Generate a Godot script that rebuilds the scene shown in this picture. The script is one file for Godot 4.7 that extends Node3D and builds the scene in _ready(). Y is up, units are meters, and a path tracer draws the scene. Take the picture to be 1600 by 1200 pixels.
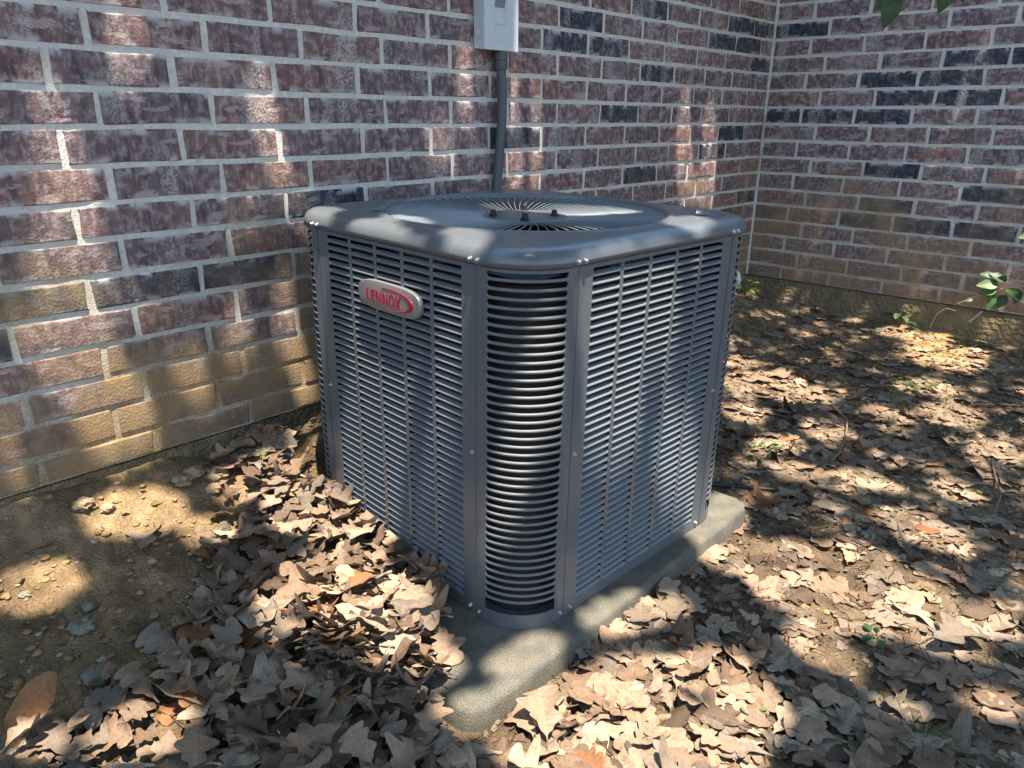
extends Node3D
# A shaded corner of a brick house: an air conditioning condenser on its concrete pad, a leaf pile, dirt and oak litter.

const SUN := Vector3(0.10, -0.965, -0.235)      # the way the sunlight travels
const COURSE_TOP := [1.338, 1.262, 1.188, 1.112, 1.035, 0.959, 0.881, 0.803, 0.728, 0.649, 0.575, 0.496, 0.422, 0.347, 0.271, 0.205]
const UNIT_AT := Vector3(-2.3993, 0.0, 0.5672)
const HALF := 0.392
const SEAM := 0.1286

var rng := RandomNumberGenerator.new()
var taken := {}
var bump_noise := FastNoiseLite.new()
var mat := {}


# ------------------------------------------------------------------ naming
func numbered(called: String) -> String:
	if not taken.has(called):
		taken[called] = 0
		return called
	taken[called] += 1
	return "%s_%03d" % [called, taken[called]]


func tag(o: Node3D, label: String, category: String, group := "", kind := "") -> Node3D:
	o.set_meta("label", label)
	if category: o.set_meta("category", category)
	if group: o.set_meta("group", group)
	if kind: o.set_meta("kind", kind)
	return o


func thing(called: String, label: String, category: String, at := Vector3.ZERO, group := "") -> Node3D:
	var o := Node3D.new()
	o.name = numbered(called)
	add_child(o)
	o.position = at
	tag(o, label, category, group)
	return o


func put(called: String, mesh: Mesh, material: Material, parent: Node = null, at := Transform3D()) -> MeshInstance3D:
	var o := MeshInstance3D.new()
	o.mesh = mesh
	o.material_override = material
	o.transform = at
	if parent == null:
		o.name = numbered(called)
		add_child(o)
	else:
		var n := 0
		var key := str(parent.get_instance_id()) + called
		if taken.has(key): n = taken[key] + 1
		taken[key] = n
		o.name = called if n == 0 else "%s_%03d" % [called, n]
		parent.add_child(o, true)
	return o


# ------------------------------------------------------------------ shapes
class Shape:
	var v := PackedVector3Array()
	var n := PackedVector3Array()
	var uv := PackedVector2Array()
	var uv2 := PackedVector2Array()
	var c := PackedColorArray()
	var idx := PackedInt32Array()
	var tint := Color.WHITE
	var frame := Transform3D()

	func vert(p: Vector3, nn: Vector3, t := Vector2.ZERO) -> int:
		v.append(frame * p)
		n.append((frame.basis * nn).normalized())
		uv.append(t)
		uv2.append(t)
		c.append(tint)
		return v.size() - 1

	# a flat polygon (convex), turned to face along hint
	func face(pts: Array, hint: Vector3) -> void:
		var nn: Vector3 = (pts[1] - pts[0]).cross(pts[2] - pts[0]).normalized()
		var ccw := nn.dot(hint) >= 0.0
		if not ccw: nn = -nn
		var first := v.size()
		for p in pts:
			vert(p, nn, Vector2(p.x + p.z, p.y))
		for i in range(1, pts.size() - 1):
			if ccw: idx.append_array([first, first + i + 1, first + i])
			else: idx.append_array([first, first + i, first + i + 1])

	func box(lo: Vector3, hi: Vector3) -> void:
		var a := [lo, Vector3(hi.x, lo.y, lo.z), Vector3(hi.x, hi.y, lo.z), Vector3(lo.x, hi.y, lo.z), Vector3(lo.x, lo.y, hi.z), Vector3(hi.x, lo.y, hi.z), hi, Vector3(lo.x, hi.y, hi.z)]
		face([a[0], a[1], a[2], a[3]], Vector3.FORWARD)
		face([a[4], a[5], a[6], a[7]], Vector3.BACK)
		face([a[0], a[1], a[5], a[4]], Vector3.DOWN)
		face([a[3], a[2], a[6], a[7]], Vector3.UP)
		face([a[0], a[3], a[7], a[4]], Vector3.LEFT)
		face([a[1], a[2], a[6], a[5]], Vector3.RIGHT)

	# a box with chamfered edges
	func cbox(lo: Vector3, hi: Vector3, ch: float) -> void:
		var mid := (lo + hi) * 0.5
		var h := (hi - lo) * 0.5
		var q := func(sx: float, sy: float, sz: float, axis: int) -> Vector3:
			var e := Vector3(h.x - ch, h.y - ch, h.z - ch)
			e[axis] = h[axis]
			return mid + Vector3(sx * e.x, sy * e.y, sz * e.z)
		for axis in 3:
			var u := (axis + 1) % 3
			var w := (axis + 2) % 3
			for s in [-1.0, 1.0]:
				var quad := []
				for k in [[-1.0, -1.0], [1.0, -1.0], [1.0, 1.0], [-1.0, 1.0]]:
					var sg := Vector3.ZERO
					sg[axis] = s
					sg[u] = k[0]
					sg[w] = k[1]
					quad.append(q.call(sg.x, sg.y, sg.z, axis))
				var hint := Vector3.ZERO
				hint[axis] = s
				face(quad, hint)
			for su in [-1.0, 1.0]:      # the edges along this axis
				for sw in [-1.0, 1.0]:
					var s0 := Vector3.ZERO
					s0[u] = su
					s0[w] = sw
					s0[axis] = -1.0
					var s1 := s0
					s1[axis] = 1.0
					face([q.call(s0.x, s0.y, s0.z, u), q.call(s1.x, s1.y, s1.z, u), q.call(s1.x, s1.y, s1.z, w), q.call(s0.x, s0.y, s0.z, w)], Vector3(s0.x * (1 - int(axis == 0)), s0.y * (1 - int(axis == 1)), s0.z * (1 - int(axis == 2))))
		for sx in [-1.0, 1.0]:
			for sy in [-1.0, 1.0]:
				for sz in [-1.0, 1.0]:
					face([q.call(sx, sy, sz, 0), q.call(sx, sy, sz, 1), q.call(sx, sy, sz, 2)], Vector3(sx, sy, sz))

	# nu columns by nv rows of points (row after row) as one smooth sheet; flip turns it over
	func grid(pts: PackedVector3Array, nu: int, nv: int, flip := false, closed := false, uvs := PackedVector2Array(), cols := PackedColorArray(), uvs2 := PackedVector2Array()) -> void:
		var acc := PackedVector3Array()
		acc.resize(pts.size())
		var first := v.size()
		for j in nv - 1:
			for i in nu - 1:
				var a := j * nu + i
				var b := a + 1
				var d := a + nu
				var e := d + 1
				var n1 := (pts[b] - pts[a]).cross(pts[d] - pts[a]) + (pts[d] - pts[e]).cross(pts[b] - pts[e])
				if flip: n1 = -n1
				acc[a] += n1
				acc[b] += n1
				acc[d] += n1
				acc[e] += n1
				if flip: idx.append_array([first + a, first + b, first + d, first + b, first + e, first + d])
				else: idx.append_array([first + a, first + d, first + b, first + b, first + d, first + e])
		if closed:
			for j in nv:
				var s := acc[j * nu] + acc[j * nu + nu - 1]
				acc[j * nu] = s
				acc[j * nu + nu - 1] = s
		for i in pts.size():
			v.append(frame * pts[i])
			var nn := frame.basis * acc[i]
			n.append(nn.normalized() if nn.length_squared() > 1e-20 else Vector3.UP)
			var t := uvs[i] if uvs.size() else Vector2(pts[i].x, pts[i].z)
			uv.append(t)
			uv2.append(uvs2[i] if uvs2.size() else t)
			c.append(cols[i] if cols.size() else tint)

	func tube(path: Array, radii: Array, sides := 8, caps := true) -> void:
		var pts := PackedVector3Array()
		var side := Vector3.ZERO
		for k in path.size():
			var along: Vector3 = (path[mini(k + 1, path.size() - 1)] - path[maxi(k - 1, 0)]).normalized()
			if side == Vector3.ZERO:
				side = along.cross(Vector3.UP if absf(along.y) < 0.9 else Vector3.RIGHT).normalized()
			side = (side - along * side.dot(along)).normalized()
			var up := along.cross(side)
			for i in sides + 1:
				var a := TAU * i / sides
				pts.append(path[k] + (side * cos(a) + up * sin(a)) * radii[k])
		grid(pts, sides + 1, path.size(), true, true)
		if caps:
			for k in [0, path.size() - 1]:
				var ring := []
				for i in sides: ring.append(pts[k * (sides + 1) + i])
				face(ring, (path[0] - path[1]) if k == 0 else (path[k] - path[k - 1]))

	func mesh() -> ArrayMesh:
		var m := ArrayMesh.new()
		var a := []
		a.resize(Mesh.ARRAY_MAX)
		a[Mesh.ARRAY_VERTEX] = v
		a[Mesh.ARRAY_NORMAL] = n
		a[Mesh.ARRAY_TEX_UV] = uv
		a[Mesh.ARRAY_TEX_UV2] = uv2
		a[Mesh.ARRAY_COLOR] = c
		a[Mesh.ARRAY_INDEX] = idx
		m.add_surface_from_arrays(Mesh.PRIMITIVE_TRIANGLES, a)
		return m


# ------------------------------------------------------------------ textures
func noise_bytes(w: int, h: int, freq: float, sd: int, octaves := 4, kind := FastNoiseLite.TYPE_SIMPLEX_SMOOTH) -> PackedByteArray:
	var f := FastNoiseLite.new()
	f.noise_type = kind
	f.frequency = freq
	f.seed = sd
	f.fractal_octaves = octaves
	if kind == FastNoiseLite.TYPE_CELLULAR:
		f.cellular_return_type = FastNoiseLite.RETURN_DISTANCE2_SUB
	return f.get_seamless_image(w, h, false, false, 0.12, true).get_data()


func stretched(w: int, h: int, sx: int, sy: int, freq: float, sd: int, octaves := 4) -> PackedByteArray:
	var f := FastNoiseLite.new()
	f.noise_type = FastNoiseLite.TYPE_SIMPLEX_SMOOTH
	f.frequency = freq
	f.seed = sd
	f.fractal_octaves = octaves
	var im := f.get_seamless_image(w / sx, h / sy, false, false, 0.12, true)
	im.resize(w, h, Image.INTERPOLATE_CUBIC)
	return im.get_data()


func as_texture(b: PackedByteArray, w: int, h: int, format := Image.FORMAT_RGB8) -> ImageTexture:
	return ImageTexture.create_from_image(Image.create_from_data(w, h, false, format, b))


func soft(a: float, b: float, x: float) -> float:
	var t := clampf((x - a) / (b - a), 0.0, 1.0)
	return t * t * (3.0 - 2.0 * t)


func brick_texture() -> ImageTexture:
	var w := 1024
	var big := noise_bytes(w, w, 0.009, 11, 5)
	var streak := stretched(w, w, 1, 5, 0.022, 12, 6)
	var haze := noise_bytes(w, w, 0.022, 13, 6)
	var fine := noise_bytes(w, w, 0.30, 14, 3)
	var smear := stretched(w, w, 3, 1, 0.016, 15, 6)
	var drip := stretched(w, w, 1, 4, 0.05, 16, 5)
	var out := PackedByteArray()
	out.resize(w * w * 3)
	for i in w * w:
		var s: float = streak[i] / 255.0
		var f: float = fine[i] / 255.0
		var d := soft(0.44, 0.74, s * 0.55 + big[i] / 255.0 * 0.45)              # charred streaks
		var l := soft(0.40, 0.72, haze[i] / 255.0 * 0.62 + drip[i] / 255.0 * 0.38)      # lime bloom as fine speckle
		l = l * soft(0.28, 0.64, f) * 0.74
		l = maxf(l, soft(0.66, 0.76, smear[i] / 255.0) * soft(0.32, 0.58, f) * 0.85)
		var chip := soft(0.84, 0.88, big[i] / 255.0) * 0.5
		var g := 0.86 + 0.46 * f - 0.16 * (1.0 - big[i] / 255.0)
		var r0 := lerpf((0.475 - 0.125 * d) * g, 0.50, chip)
		var g0 := lerpf((0.412 - 0.085 * d) * g, 0.29, chip)
		var b0 := lerpf((0.400 - 0.060 * d) * g, 0.24, chip)
		out[i * 3] = int(clampf(lerpf(r0, 0.80, l), 0, 1) * 255)
		out[i * 3 + 1] = int(clampf(lerpf(g0, 0.785, l), 0, 1) * 255)
		out[i * 3 + 2] = int(clampf(lerpf(b0, 0.77, l), 0, 1) * 255)
	return as_texture(out, w, w)


func stain_texture(sd: int, strength: float) -> ImageTexture:      # mud splashed up the foot of the wall, lime runs and mortar smeared over the bricks; 4.2 m by 2.1 m
	var w := 2048
	var h := 1024
	var a := noise_bytes(w, h, 0.006, sd, 5)
	var fine := noise_bytes(w, h, 0.25, sd + 1, 2)
	var runs := stretched(w, h, 1, 4, 0.020, sd + 2, 4)
	var wipe := noise_bytes(w, h, 0.030, sd + 3, 4)
	var out := PackedByteArray()
	out.resize(w * h * 4)
	for y in h:
		var up := (h - y) * 2.1 / h
		var near := 1.0      # how close a bed joint is
		for c in range(-11, 15):
			near = minf(near, absf(up - course_top(c)))
		near = 1.0 - soft(0.004, 0.024, near)
		for x in w:
			var i := y * w + x
			var n: float = a[i] / 255.0 - 0.5
			var f: float = fine[i] / 255.0
			var mud := clampf((0.84 - up + n * 0.75 + 0.30 * (runs[i] / 255.0 - 0.5)) / 0.62, 0.0, 1.0)
			if mud > 0.0: mud = pow(mud, 1.2) * clampf(0.45 + 0.75 * f + 0.5 * (wipe[i] / 255.0 - 0.5), 0.2, 1.0) * strength
			var lime := soft(0.54, 0.80, runs[i] / 255.0) * soft(0.30, 0.7, f) * 0.55
			if near > 0.0: lime = maxf(lime, near * soft(0.50, 0.66, wipe[i] / 255.0) * 0.85)
			lime *= 1.0 - mud
			var al := maxf(mud, lime)
			var t := mud / maxf(mud + lime, 0.001)
			out[i * 4] = int(lerpf(0.76, 0.56 + 0.10 * n, t) * 255)
			out[i * 4 + 1] = int(lerpf(0.75, 0.470 + 0.09 * n, t) * 255)
			out[i * 4 + 2] = int(lerpf(0.74, 0.340 + 0.08 * n, t) * 255)
			out[i * 4 + 3] = int(clampf(al, 0, 1) * 255)
	return as_texture(out, w, h, Image.FORMAT_RGBA8)


func dirt_textures() -> Array:
	var w := 1024
	var a := noise_bytes(w, w, 0.008, 31, 5)
	var crumbs := noise_bytes(w, w, 0.05, 32, 3, FastNoiseLite.TYPE_CELLULAR)
	var fine := noise_bytes(w, w, 0.3, 33, 3)
	var cracks := noise_bytes(w, w, 0.016, 34, 1, FastNoiseLite.TYPE_CELLULAR)
	var out := PackedByteArray()
	out.resize(w * w * 3)
	var hgt := PackedByteArray()
	hgt.resize(w * w)
	for i in w * w:
		var f: float = fine[i] / 255.0
		var cr: float = crumbs[i] / 255.0
		var big: float = a[i] / 255.0
		var gap := 1.0 - soft(0.0, 0.10, cracks[i] / 255.0) * soft(0.0, 0.22, cr)
		var t := (0.66 + 0.30 * (big - 0.5) + 0.34 * (f - 0.5)) * (1.0 - 0.10 * gap)
		var pale := soft(0.74, 0.80, f * 0.6 + cr * 0.4) * 0.35
		out[i * 3] = int(clampf(lerpf(t, 0.8, pale), 0, 1) * 255)
		out[i * 3 + 1] = int(clampf(lerpf(t * 0.86, 0.77, pale), 0, 1) * 255)
		out[i * 3 + 2] = int(clampf(lerpf(t * 0.68, 0.70, pale), 0, 1) * 255)
		hgt[i] = int(clampf(0.25 + 0.3 * f + 0.3 * cr + 0.15 * big - 0.14 * gap, 0, 1) * 255)
	return [as_texture(out, w, w), as_texture(hgt, w, w, Image.FORMAT_L8)]


func leaf_textures() -> Array:      # u across the blade, v along it
	var w := 256
	var h := 512
	var a := noise_bytes(w, h, 0.02, 41, 4)
	var fine := noise_bytes(w, h, 0.25, 42, 3)
	var out := PackedByteArray()
	out.resize(w * h * 3)
	var hgt := PackedByteArray()
	hgt.resize(w * h)
	for y in h:
		for x in w:
			var i := y * w + x
			var u := absf(x / float(w) - 0.5) * 2.0
			var along := y / float(h)
			var vein := 1.0 - soft(0.0, 0.035, u)
			var k := fposmod(along * 7.0 - u * 1.9 + 0.12 * sin(u * 5.0), 1.0)
			var rib := (1.0 - soft(0.0, 0.08, absf(k - 0.5))) * (1.0 - u) * 0.8
			var m := maxf(vein, rib)
			var f: float = fine[i] / 255.0
			var spot := soft(0.66, 0.74, a[i] / 255.0)
			var dot := soft(0.74, 0.80, f) * 0.25
			var t := 0.84 + 0.26 * (a[i] / 255.0 - 0.5) + 0.16 * (f - 0.5) - 0.09 * spot - dot * 0.8 + 0.12 * m
			out[i * 3] = int(clampf(t, 0, 1) * 255)
			out[i * 3 + 1] = int(clampf(t * (0.98 - 0.03 * spot), 0, 1) * 255)
			out[i * 3 + 2] = int(clampf(t * (0.95 - 0.05 * spot), 0, 1) * 255)
			hgt[i] = int(clampf(0.5 - 0.35 * m + 0.25 * (f - 0.5), 0, 1) * 255)
	return [as_texture(out, w, h), as_texture(hgt, w, h, Image.FORMAT_L8)]


func grain_texture(freq: float, sd: int, lo: float, hi: float, octaves := 4) -> ImageTexture:
	var b := noise_bytes(512, 512, freq, sd, octaves)
	for i in b.size():
		b[i] = int(lerpf(lo, hi, b[i] / 255.0) * 255)
	return as_texture(b, 512, 512, Image.FORMAT_L8)


func concrete_texture() -> ImageTexture:
	var w := 512
	var a := noise_bytes(w, w, 0.012, 51, 5)
	var f := noise_bytes(w, w, 0.35, 52, 2)
	var out := PackedByteArray()
	out.resize(w * w * 3)
	for i in w * w:
		var t: float = 0.47 + 0.13 * (a[i] / 255.0 - 0.5) + 0.72 * (f[i] / 255.0 - 0.5)
		var dust := soft(0.45, 0.7, a[i] / 255.0)
		out[i * 3] = int(clampf(t * lerpf(0.98, 1.0, dust), 0, 1) * 255)
		out[i * 3 + 1] = int(clampf(t * lerpf(0.97, 0.965, dust), 0, 1) * 255)
		out[i * 3 + 2] = int(clampf(t * lerpf(0.93, 0.915, dust), 0, 1) * 255)
	return as_texture(out, w, w)


func linear(r: float, g: float, b: float) -> Color:
	return Color(r, g, b).linear_to_srgb()


func plain(color: Color, roughness: float, metallic := 0.0) -> StandardMaterial3D:
	var m := StandardMaterial3D.new()
	m.albedo_color = color
	m.roughness = roughness
	m.metallic = metallic
	return m


func tri(m: StandardMaterial3D, scale: float, world := true) -> StandardMaterial3D:
	m.uv1_triplanar = true
	m.uv1_world_triplanar = world
	m.uv1_scale = Vector3.ONE * scale
	m.uv1_triplanar_sharpness = 4.0
	return m


func relief(m: StandardMaterial3D, t: Texture2D, cm: float) -> StandardMaterial3D:
	m.heightmap_enabled = true
	m.heightmap_texture = t
	m.heightmap_scale = cm
	return m


func make_materials() -> void:
	var bricks := brick_texture()
	var grit := grain_texture(0.30, 21, 0.0, 1.0, 4)
	var rough := grain_texture(0.14, 22, 0.0, 1.0, 6)
	for side in 2:
		var stain := stain_texture(61 + side * 7, 1.12 if side == 0 else 0.85)
		var tones := [Color(0.94, 0.90, 0.93), Color(1.0, 0.94, 0.95), Color(1.0, 0.92, 0.91), Color(0.90, 0.87, 0.91), Color(0.98, 0.88, 0.88), Color(0.60, 0.66, 0.74), Color(0.52, 0.60, 0.69)]
		for k in tones.size():
			var m := plain(tones[k], 0.93)
			m.albedo_texture = bricks
			m.detail_enabled = true
			m.detail_albedo = stain
			m.detail_uv_layer = BaseMaterial3D.DETAIL_UV_2
			m.metallic_specular = 0.35
			relief(m, rough, 0.10)
			mat["brick%d_%d" % [side, k]] = m
		var mm := plain(Color(0.865, 0.855, 0.815), 0.97)
		mm.albedo_texture = grain_texture(0.07, 71, 0.84, 1.0, 5)
		mm.detail_enabled = true
		mm.detail_albedo = stain
		mm.detail_uv_layer = BaseMaterial3D.DETAIL_UV_2
		relief(mm, rough, 0.07)
		mat["mortar%d" % side] = mm
	var dirt := dirt_textures()
	var g := plain(Color.WHITE, 1.0)
	g.vertex_color_use_as_albedo = true
	g.albedo_texture = dirt[0]
	g.metallic_specular = 0.2
	mat.ground = tri(relief(g, dirt[1], 1.5), 1.6)
	var cl := plain(Color.WHITE, 1.0)
	cl.vertex_color_use_as_albedo = true
	cl.albedo_texture = dirt[0]
	cl.metallic_specular = 0.2
	mat.clod = tri(relief(cl, dirt[1], 0.4), 3.0)
	var conc := concrete_texture()
	var p := plain(Color(0.80, 0.785, 0.74), 0.93)
	p.albedo_texture = conc
	mat.concrete = tri(relief(p, rough, 0.10), 2.5)
	var ft := plain(Color(1.0, 0.91, 0.72), 0.95)
	ft.albedo_texture = conc
	mat.footing = tri(relief(ft, grain_texture(0.04, 23, 0, 1, 5), 0.9), 2.0)
	var lt := leaf_textures()
	# dry leaf tones, as real base colours
	var tones := [[0.40, 0.292, 0.215], [0.295, 0.205, 0.145], [0.25, 0.20, 0.16], [0.48, 0.38, 0.285], [0.35, 0.17, 0.08], [0.165, 0.115, 0.085], [0.33, 0.268, 0.215]]
	for k in tones.size():
		var m := plain(linear(tones[k][0], tones[k][1], tones[k][2]), 0.72)
		m.albedo_texture = lt[0]
		m.metallic_specular = 0.35
		m.backlight_enabled = true
		m.backlight = Color(0.25, 0.25, 0.25)
		relief(m, lt[1], 0.12)
		mat["leaf%d" % k] = m
	var ml := plain(Color.WHITE, 0.75)
	ml.vertex_color_use_as_albedo = true
	ml.albedo_texture = lt[0]
	ml.metallic_specular = 0.3
	ml.backlight_enabled = true
	ml.backlight = Color(0.2, 0.2, 0.2)
	mat.leaves = relief(ml, lt[1], 0.12)
	for k in 3:
		var m := plain(linear([0.055, 0.16, 0.12][k], [0.13, 0.27, 0.24][k], [0.035, 0.055, 0.07][k]), 0.5)
		m.albedo_texture = lt[0]
		m.backlight_enabled = true
		m.backlight = Color(0.7, 0.7, 0.5)
		mat["green%d" % k] = m
	var paint := plain(linear(0.132, 0.146, 0.157), 0.36, 0.15)
	paint.albedo_texture = grain_texture(0.02, 81, 0.93, 1.0, 5)
	paint.roughness_texture = grain_texture(0.03, 82, 0.75, 1.0, 4)
	mat.paint = tri(paint, 5.0, false)
	var lp := plain(linear(0.150, 0.168, 0.183), 0.38, 0.12)
	mat.louver = lp
	mat.bar = plain(linear(0.125, 0.137, 0.146), 0.55, 0.05)
	mat.vane = plain(linear(0.24, 0.265, 0.285), 0.34, 0.15)
	mat.coil = tri(relief(plain(linear(0.034, 0.023, 0.017), 0.8), grain_texture(0.2, 83, 0, 1, 2), 0.3), 6.0)
	mat.dark = plain(linear(0.010, 0.011, 0.012), 0.6)
	mat.rubber = plain(linear(0.018, 0.019, 0.021), 0.5)
	mat.zinc = plain(linear(0.55, 0.56, 0.56), 0.35, 0.9)
	var silver := plain(linear(0.42, 0.42, 0.41), 0.40, 0.6)
	silver.albedo_texture = grain_texture(0.4, 84, 0.7, 1.0, 1)
	mat.silver = tri(silver, 14.0, false)
	mat.red = plain(linear(0.30, 0.006, 0.032), 0.35)
	var bx := plain(linear(0.60, 0.66, 0.68), 0.45, 0.1)
	bx.albedo_texture = grain_texture(0.02, 85, 0.94, 1.0, 5)
	mat.box = tri(bx, 4.0)
	mat.handle = plain(linear(0.20, 0.235, 0.25), 0.5, 0.1)
	mat.conduit = plain(linear(0.075, 0.09, 0.105), 0.55)
	mat.pvc = plain(linear(0.72, 0.72, 0.69), 0.45)
	mat.twig = plain(linear(0.16, 0.115, 0.08), 0.9)
	mat.stick = plain(linear(0.42, 0.34, 0.25), 0.85)
	mat.bark = plain(linear(0.11, 0.085, 0.065), 0.95)
	var st := plain(linear(0.50, 0.47, 0.36), 0.95)
	st.albedo_texture = grain_texture(0.03, 86, 0.62, 1.0, 5)
	mat.stone = tri(relief(st, grit, 0.2), 7.0, false)


# ------------------------------------------------------------------ the place
const CAM_AT := Vector3(-3.693, 0.985, 1.750)
var cam_basis: Basis


func seen_at(p: Vector3) -> Vector3:      # only used to choose which pieces deserve a mesh of their own
	var q := cam_basis.inverse() * (p - CAM_AT)
	if q.z > -0.05: return Vector3(9, 9, 0)
	return Vector3(q.x / -q.z / 0.696, q.y / -q.z / 0.522, -q.z)


func natural(x: float, z: float) -> float:
	var bl := 0.25 * exp(-maxf(z, 0.0) / 0.42)
	var br := 0.143 * exp(-maxf(-x, 0.0) / 0.8)
	return -0.065 + pow(bl * bl * bl + br * br * br, 1.0 / 3.0) - 0.02 * clampf(z - 1.0, 0.0, 4.0)


func ground_at(x: float, z: float) -> float:
	var y := natural(x, z)
	y += 0.016 * bump_noise.get_noise_2d(x * 2.2, z * 2.2) + 0.007 * bump_noise.get_noise_2d(x * 11.0 + 40.0, z * 11.0) + 0.0035 * bump_noise.get_noise_2d(x * 38.0, z * 38.0 + 70.0)
	y += 0.004 * soft(0.86, 1.03, z) * (1.0 - soft(-2.4, -1.7, x)) * (1.0 - soft(1.25, 1.7, z))
	y -= 0.055 * soft(-3.12, -2.90, x) * (1.0 - soft(-2.5, -2.3, x)) * exp(-maxf(z, 0.0) / 0.07)
	var under := soft(-2.83, -2.77, x) * (1.0 - soft(-2.0, -1.94, x)) * (1.0 - soft(0.96, 1.03, z)) * soft(0.02, 0.14, z)
	var edge := soft(-3.05, -2.98, x) * (1.0 - soft(-1.97, -1.90, x)) * soft(0.80, 0.88, z) * (1.0 - soft(0.98, 1.06, z))
	return lerpf(y, minf(y, -0.055), maxf(under, edge))


func build_ground() -> void:
	var xs := [-160.0, -50.0, -18.0, -9.0, -6.4, -5.4, -4.8]
	var x := -4.3
	while x < 0.04:
		xs.append(x)
		x += 0.015
	xs.append_array([0.2, 0.6, 2.0, 8.0, 40.0, 160.0])
	var zs := [-160.0, -40.0, -8.0, -2.0, -0.5, -0.2, -0.06]
	var z := -0.03
	while z < 2.3:
		zs.append(z)
		z += 0.015
	zs.append_array([2.5, 2.9, 3.6, 5.0, 8.0, 15.0, 40.0, 160.0])
	var pts := PackedVector3Array()
	var cols := PackedColorArray()
	for zz in zs:
		for xx in xs:
			pts.append(Vector3(xx, ground_at(xx, zz), zz))
			var n := bump_noise.get_noise_2d(xx * 3.0 + 9.0, zz * 3.0)
			var sandy := exp(-maxf(zz, 0.0) / 0.30) * (1.0 - soft(-2.9, -2.4, xx))
			var right := soft(-2.3, -0.9, xx)
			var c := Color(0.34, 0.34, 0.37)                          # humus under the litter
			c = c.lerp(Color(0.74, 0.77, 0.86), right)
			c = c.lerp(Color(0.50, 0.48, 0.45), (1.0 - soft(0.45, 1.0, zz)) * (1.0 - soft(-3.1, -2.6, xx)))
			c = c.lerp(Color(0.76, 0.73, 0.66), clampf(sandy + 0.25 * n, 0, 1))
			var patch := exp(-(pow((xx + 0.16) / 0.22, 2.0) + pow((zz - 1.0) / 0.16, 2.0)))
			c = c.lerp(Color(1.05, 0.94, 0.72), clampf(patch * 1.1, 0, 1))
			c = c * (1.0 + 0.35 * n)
			c.a = 1.0
			cols.append(c)
	var s := Shape.new()
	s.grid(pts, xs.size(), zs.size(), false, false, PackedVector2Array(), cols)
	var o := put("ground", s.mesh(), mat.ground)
	tag(o, "bare sandy dirt sloping down from the brick walls under the leaf litter", "ground", "", "structure")


func brick_mesh(w: float, h: float, d: float, at: Vector2) -> ArrayMesh:
	var s := Shape.new()
	var r := 0.0028
	var xs := [-w / 2, -w / 2 + r, 0.0, w / 2 - r, w / 2]
	var ys := [-h / 2, -h / 2 + r, h / 2 - r, h / 2]
	var pts := PackedVector3Array()
	var uvs := PackedVector2Array()
	var uvs2 := PackedVector2Array()
	var off := Vector2(rng.randf(), rng.randf())
	var tilt := Vector2(rng.randf_range(-0.012, 0.012), rng.randf_range(-0.02, 0.02))
	var ring := []
	for j in 4:
		for i in 5:
			var edge := i == 0 or i == 4 or j == 0 or j == 3
			var p := Vector3(xs[i], ys[j], d - (r if edge else 0.0))
			if edge: p += Vector3(rng.randf_range(-0.0030, 0.0030), rng.randf_range(-0.0022, 0.0022), rng.randf_range(-0.001, 0.0006))
			else: p.z += rng.randf_range(-0.0012, 0.0012)
			p.z += tilt.x * p.x + tilt.y * p.y
			pts.append(p)
			uvs.append(off + Vector2(p.x, -p.y) / 0.62)
			uvs2.append(Vector2((at.x + p.x) / 4.2, 1.0 - (at.y + p.y) / 2.1))
	s.grid(pts, 5, 4, false, false, uvs, PackedColorArray(), uvs2)
	var loop := [0, 1, 2, 3, 4, 9, 14, 19, 18, 17, 16, 15, 10, 5]
	for k in loop.size():
		var a: int = loop[k]
		var b: int = loop[(k + 1) % loop.size()]
		var pa := pts[a]
		var pb := pts[b]
		var first := s.v.size()
		s.face([pa, pb, Vector3(pb.x, pb.y, -0.01), Vector3(pa.x, pa.y, -0.01)], Vector3((pa.x + pb.x) / w, (pa.y + pb.y) / h * 3.0, 0))
		for q in 4:
			var id := a if q == 0 or q == 3 else b
			s.uv[first + q] = uvs[id]
			s.uv2[first + q] = uvs2[id]
	return s.mesh()


func course_top(c: int) -> float:
	if c < 0: return 1.262 - 0.0762 * c
	return COURSE_TOP[c + 1]


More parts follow.
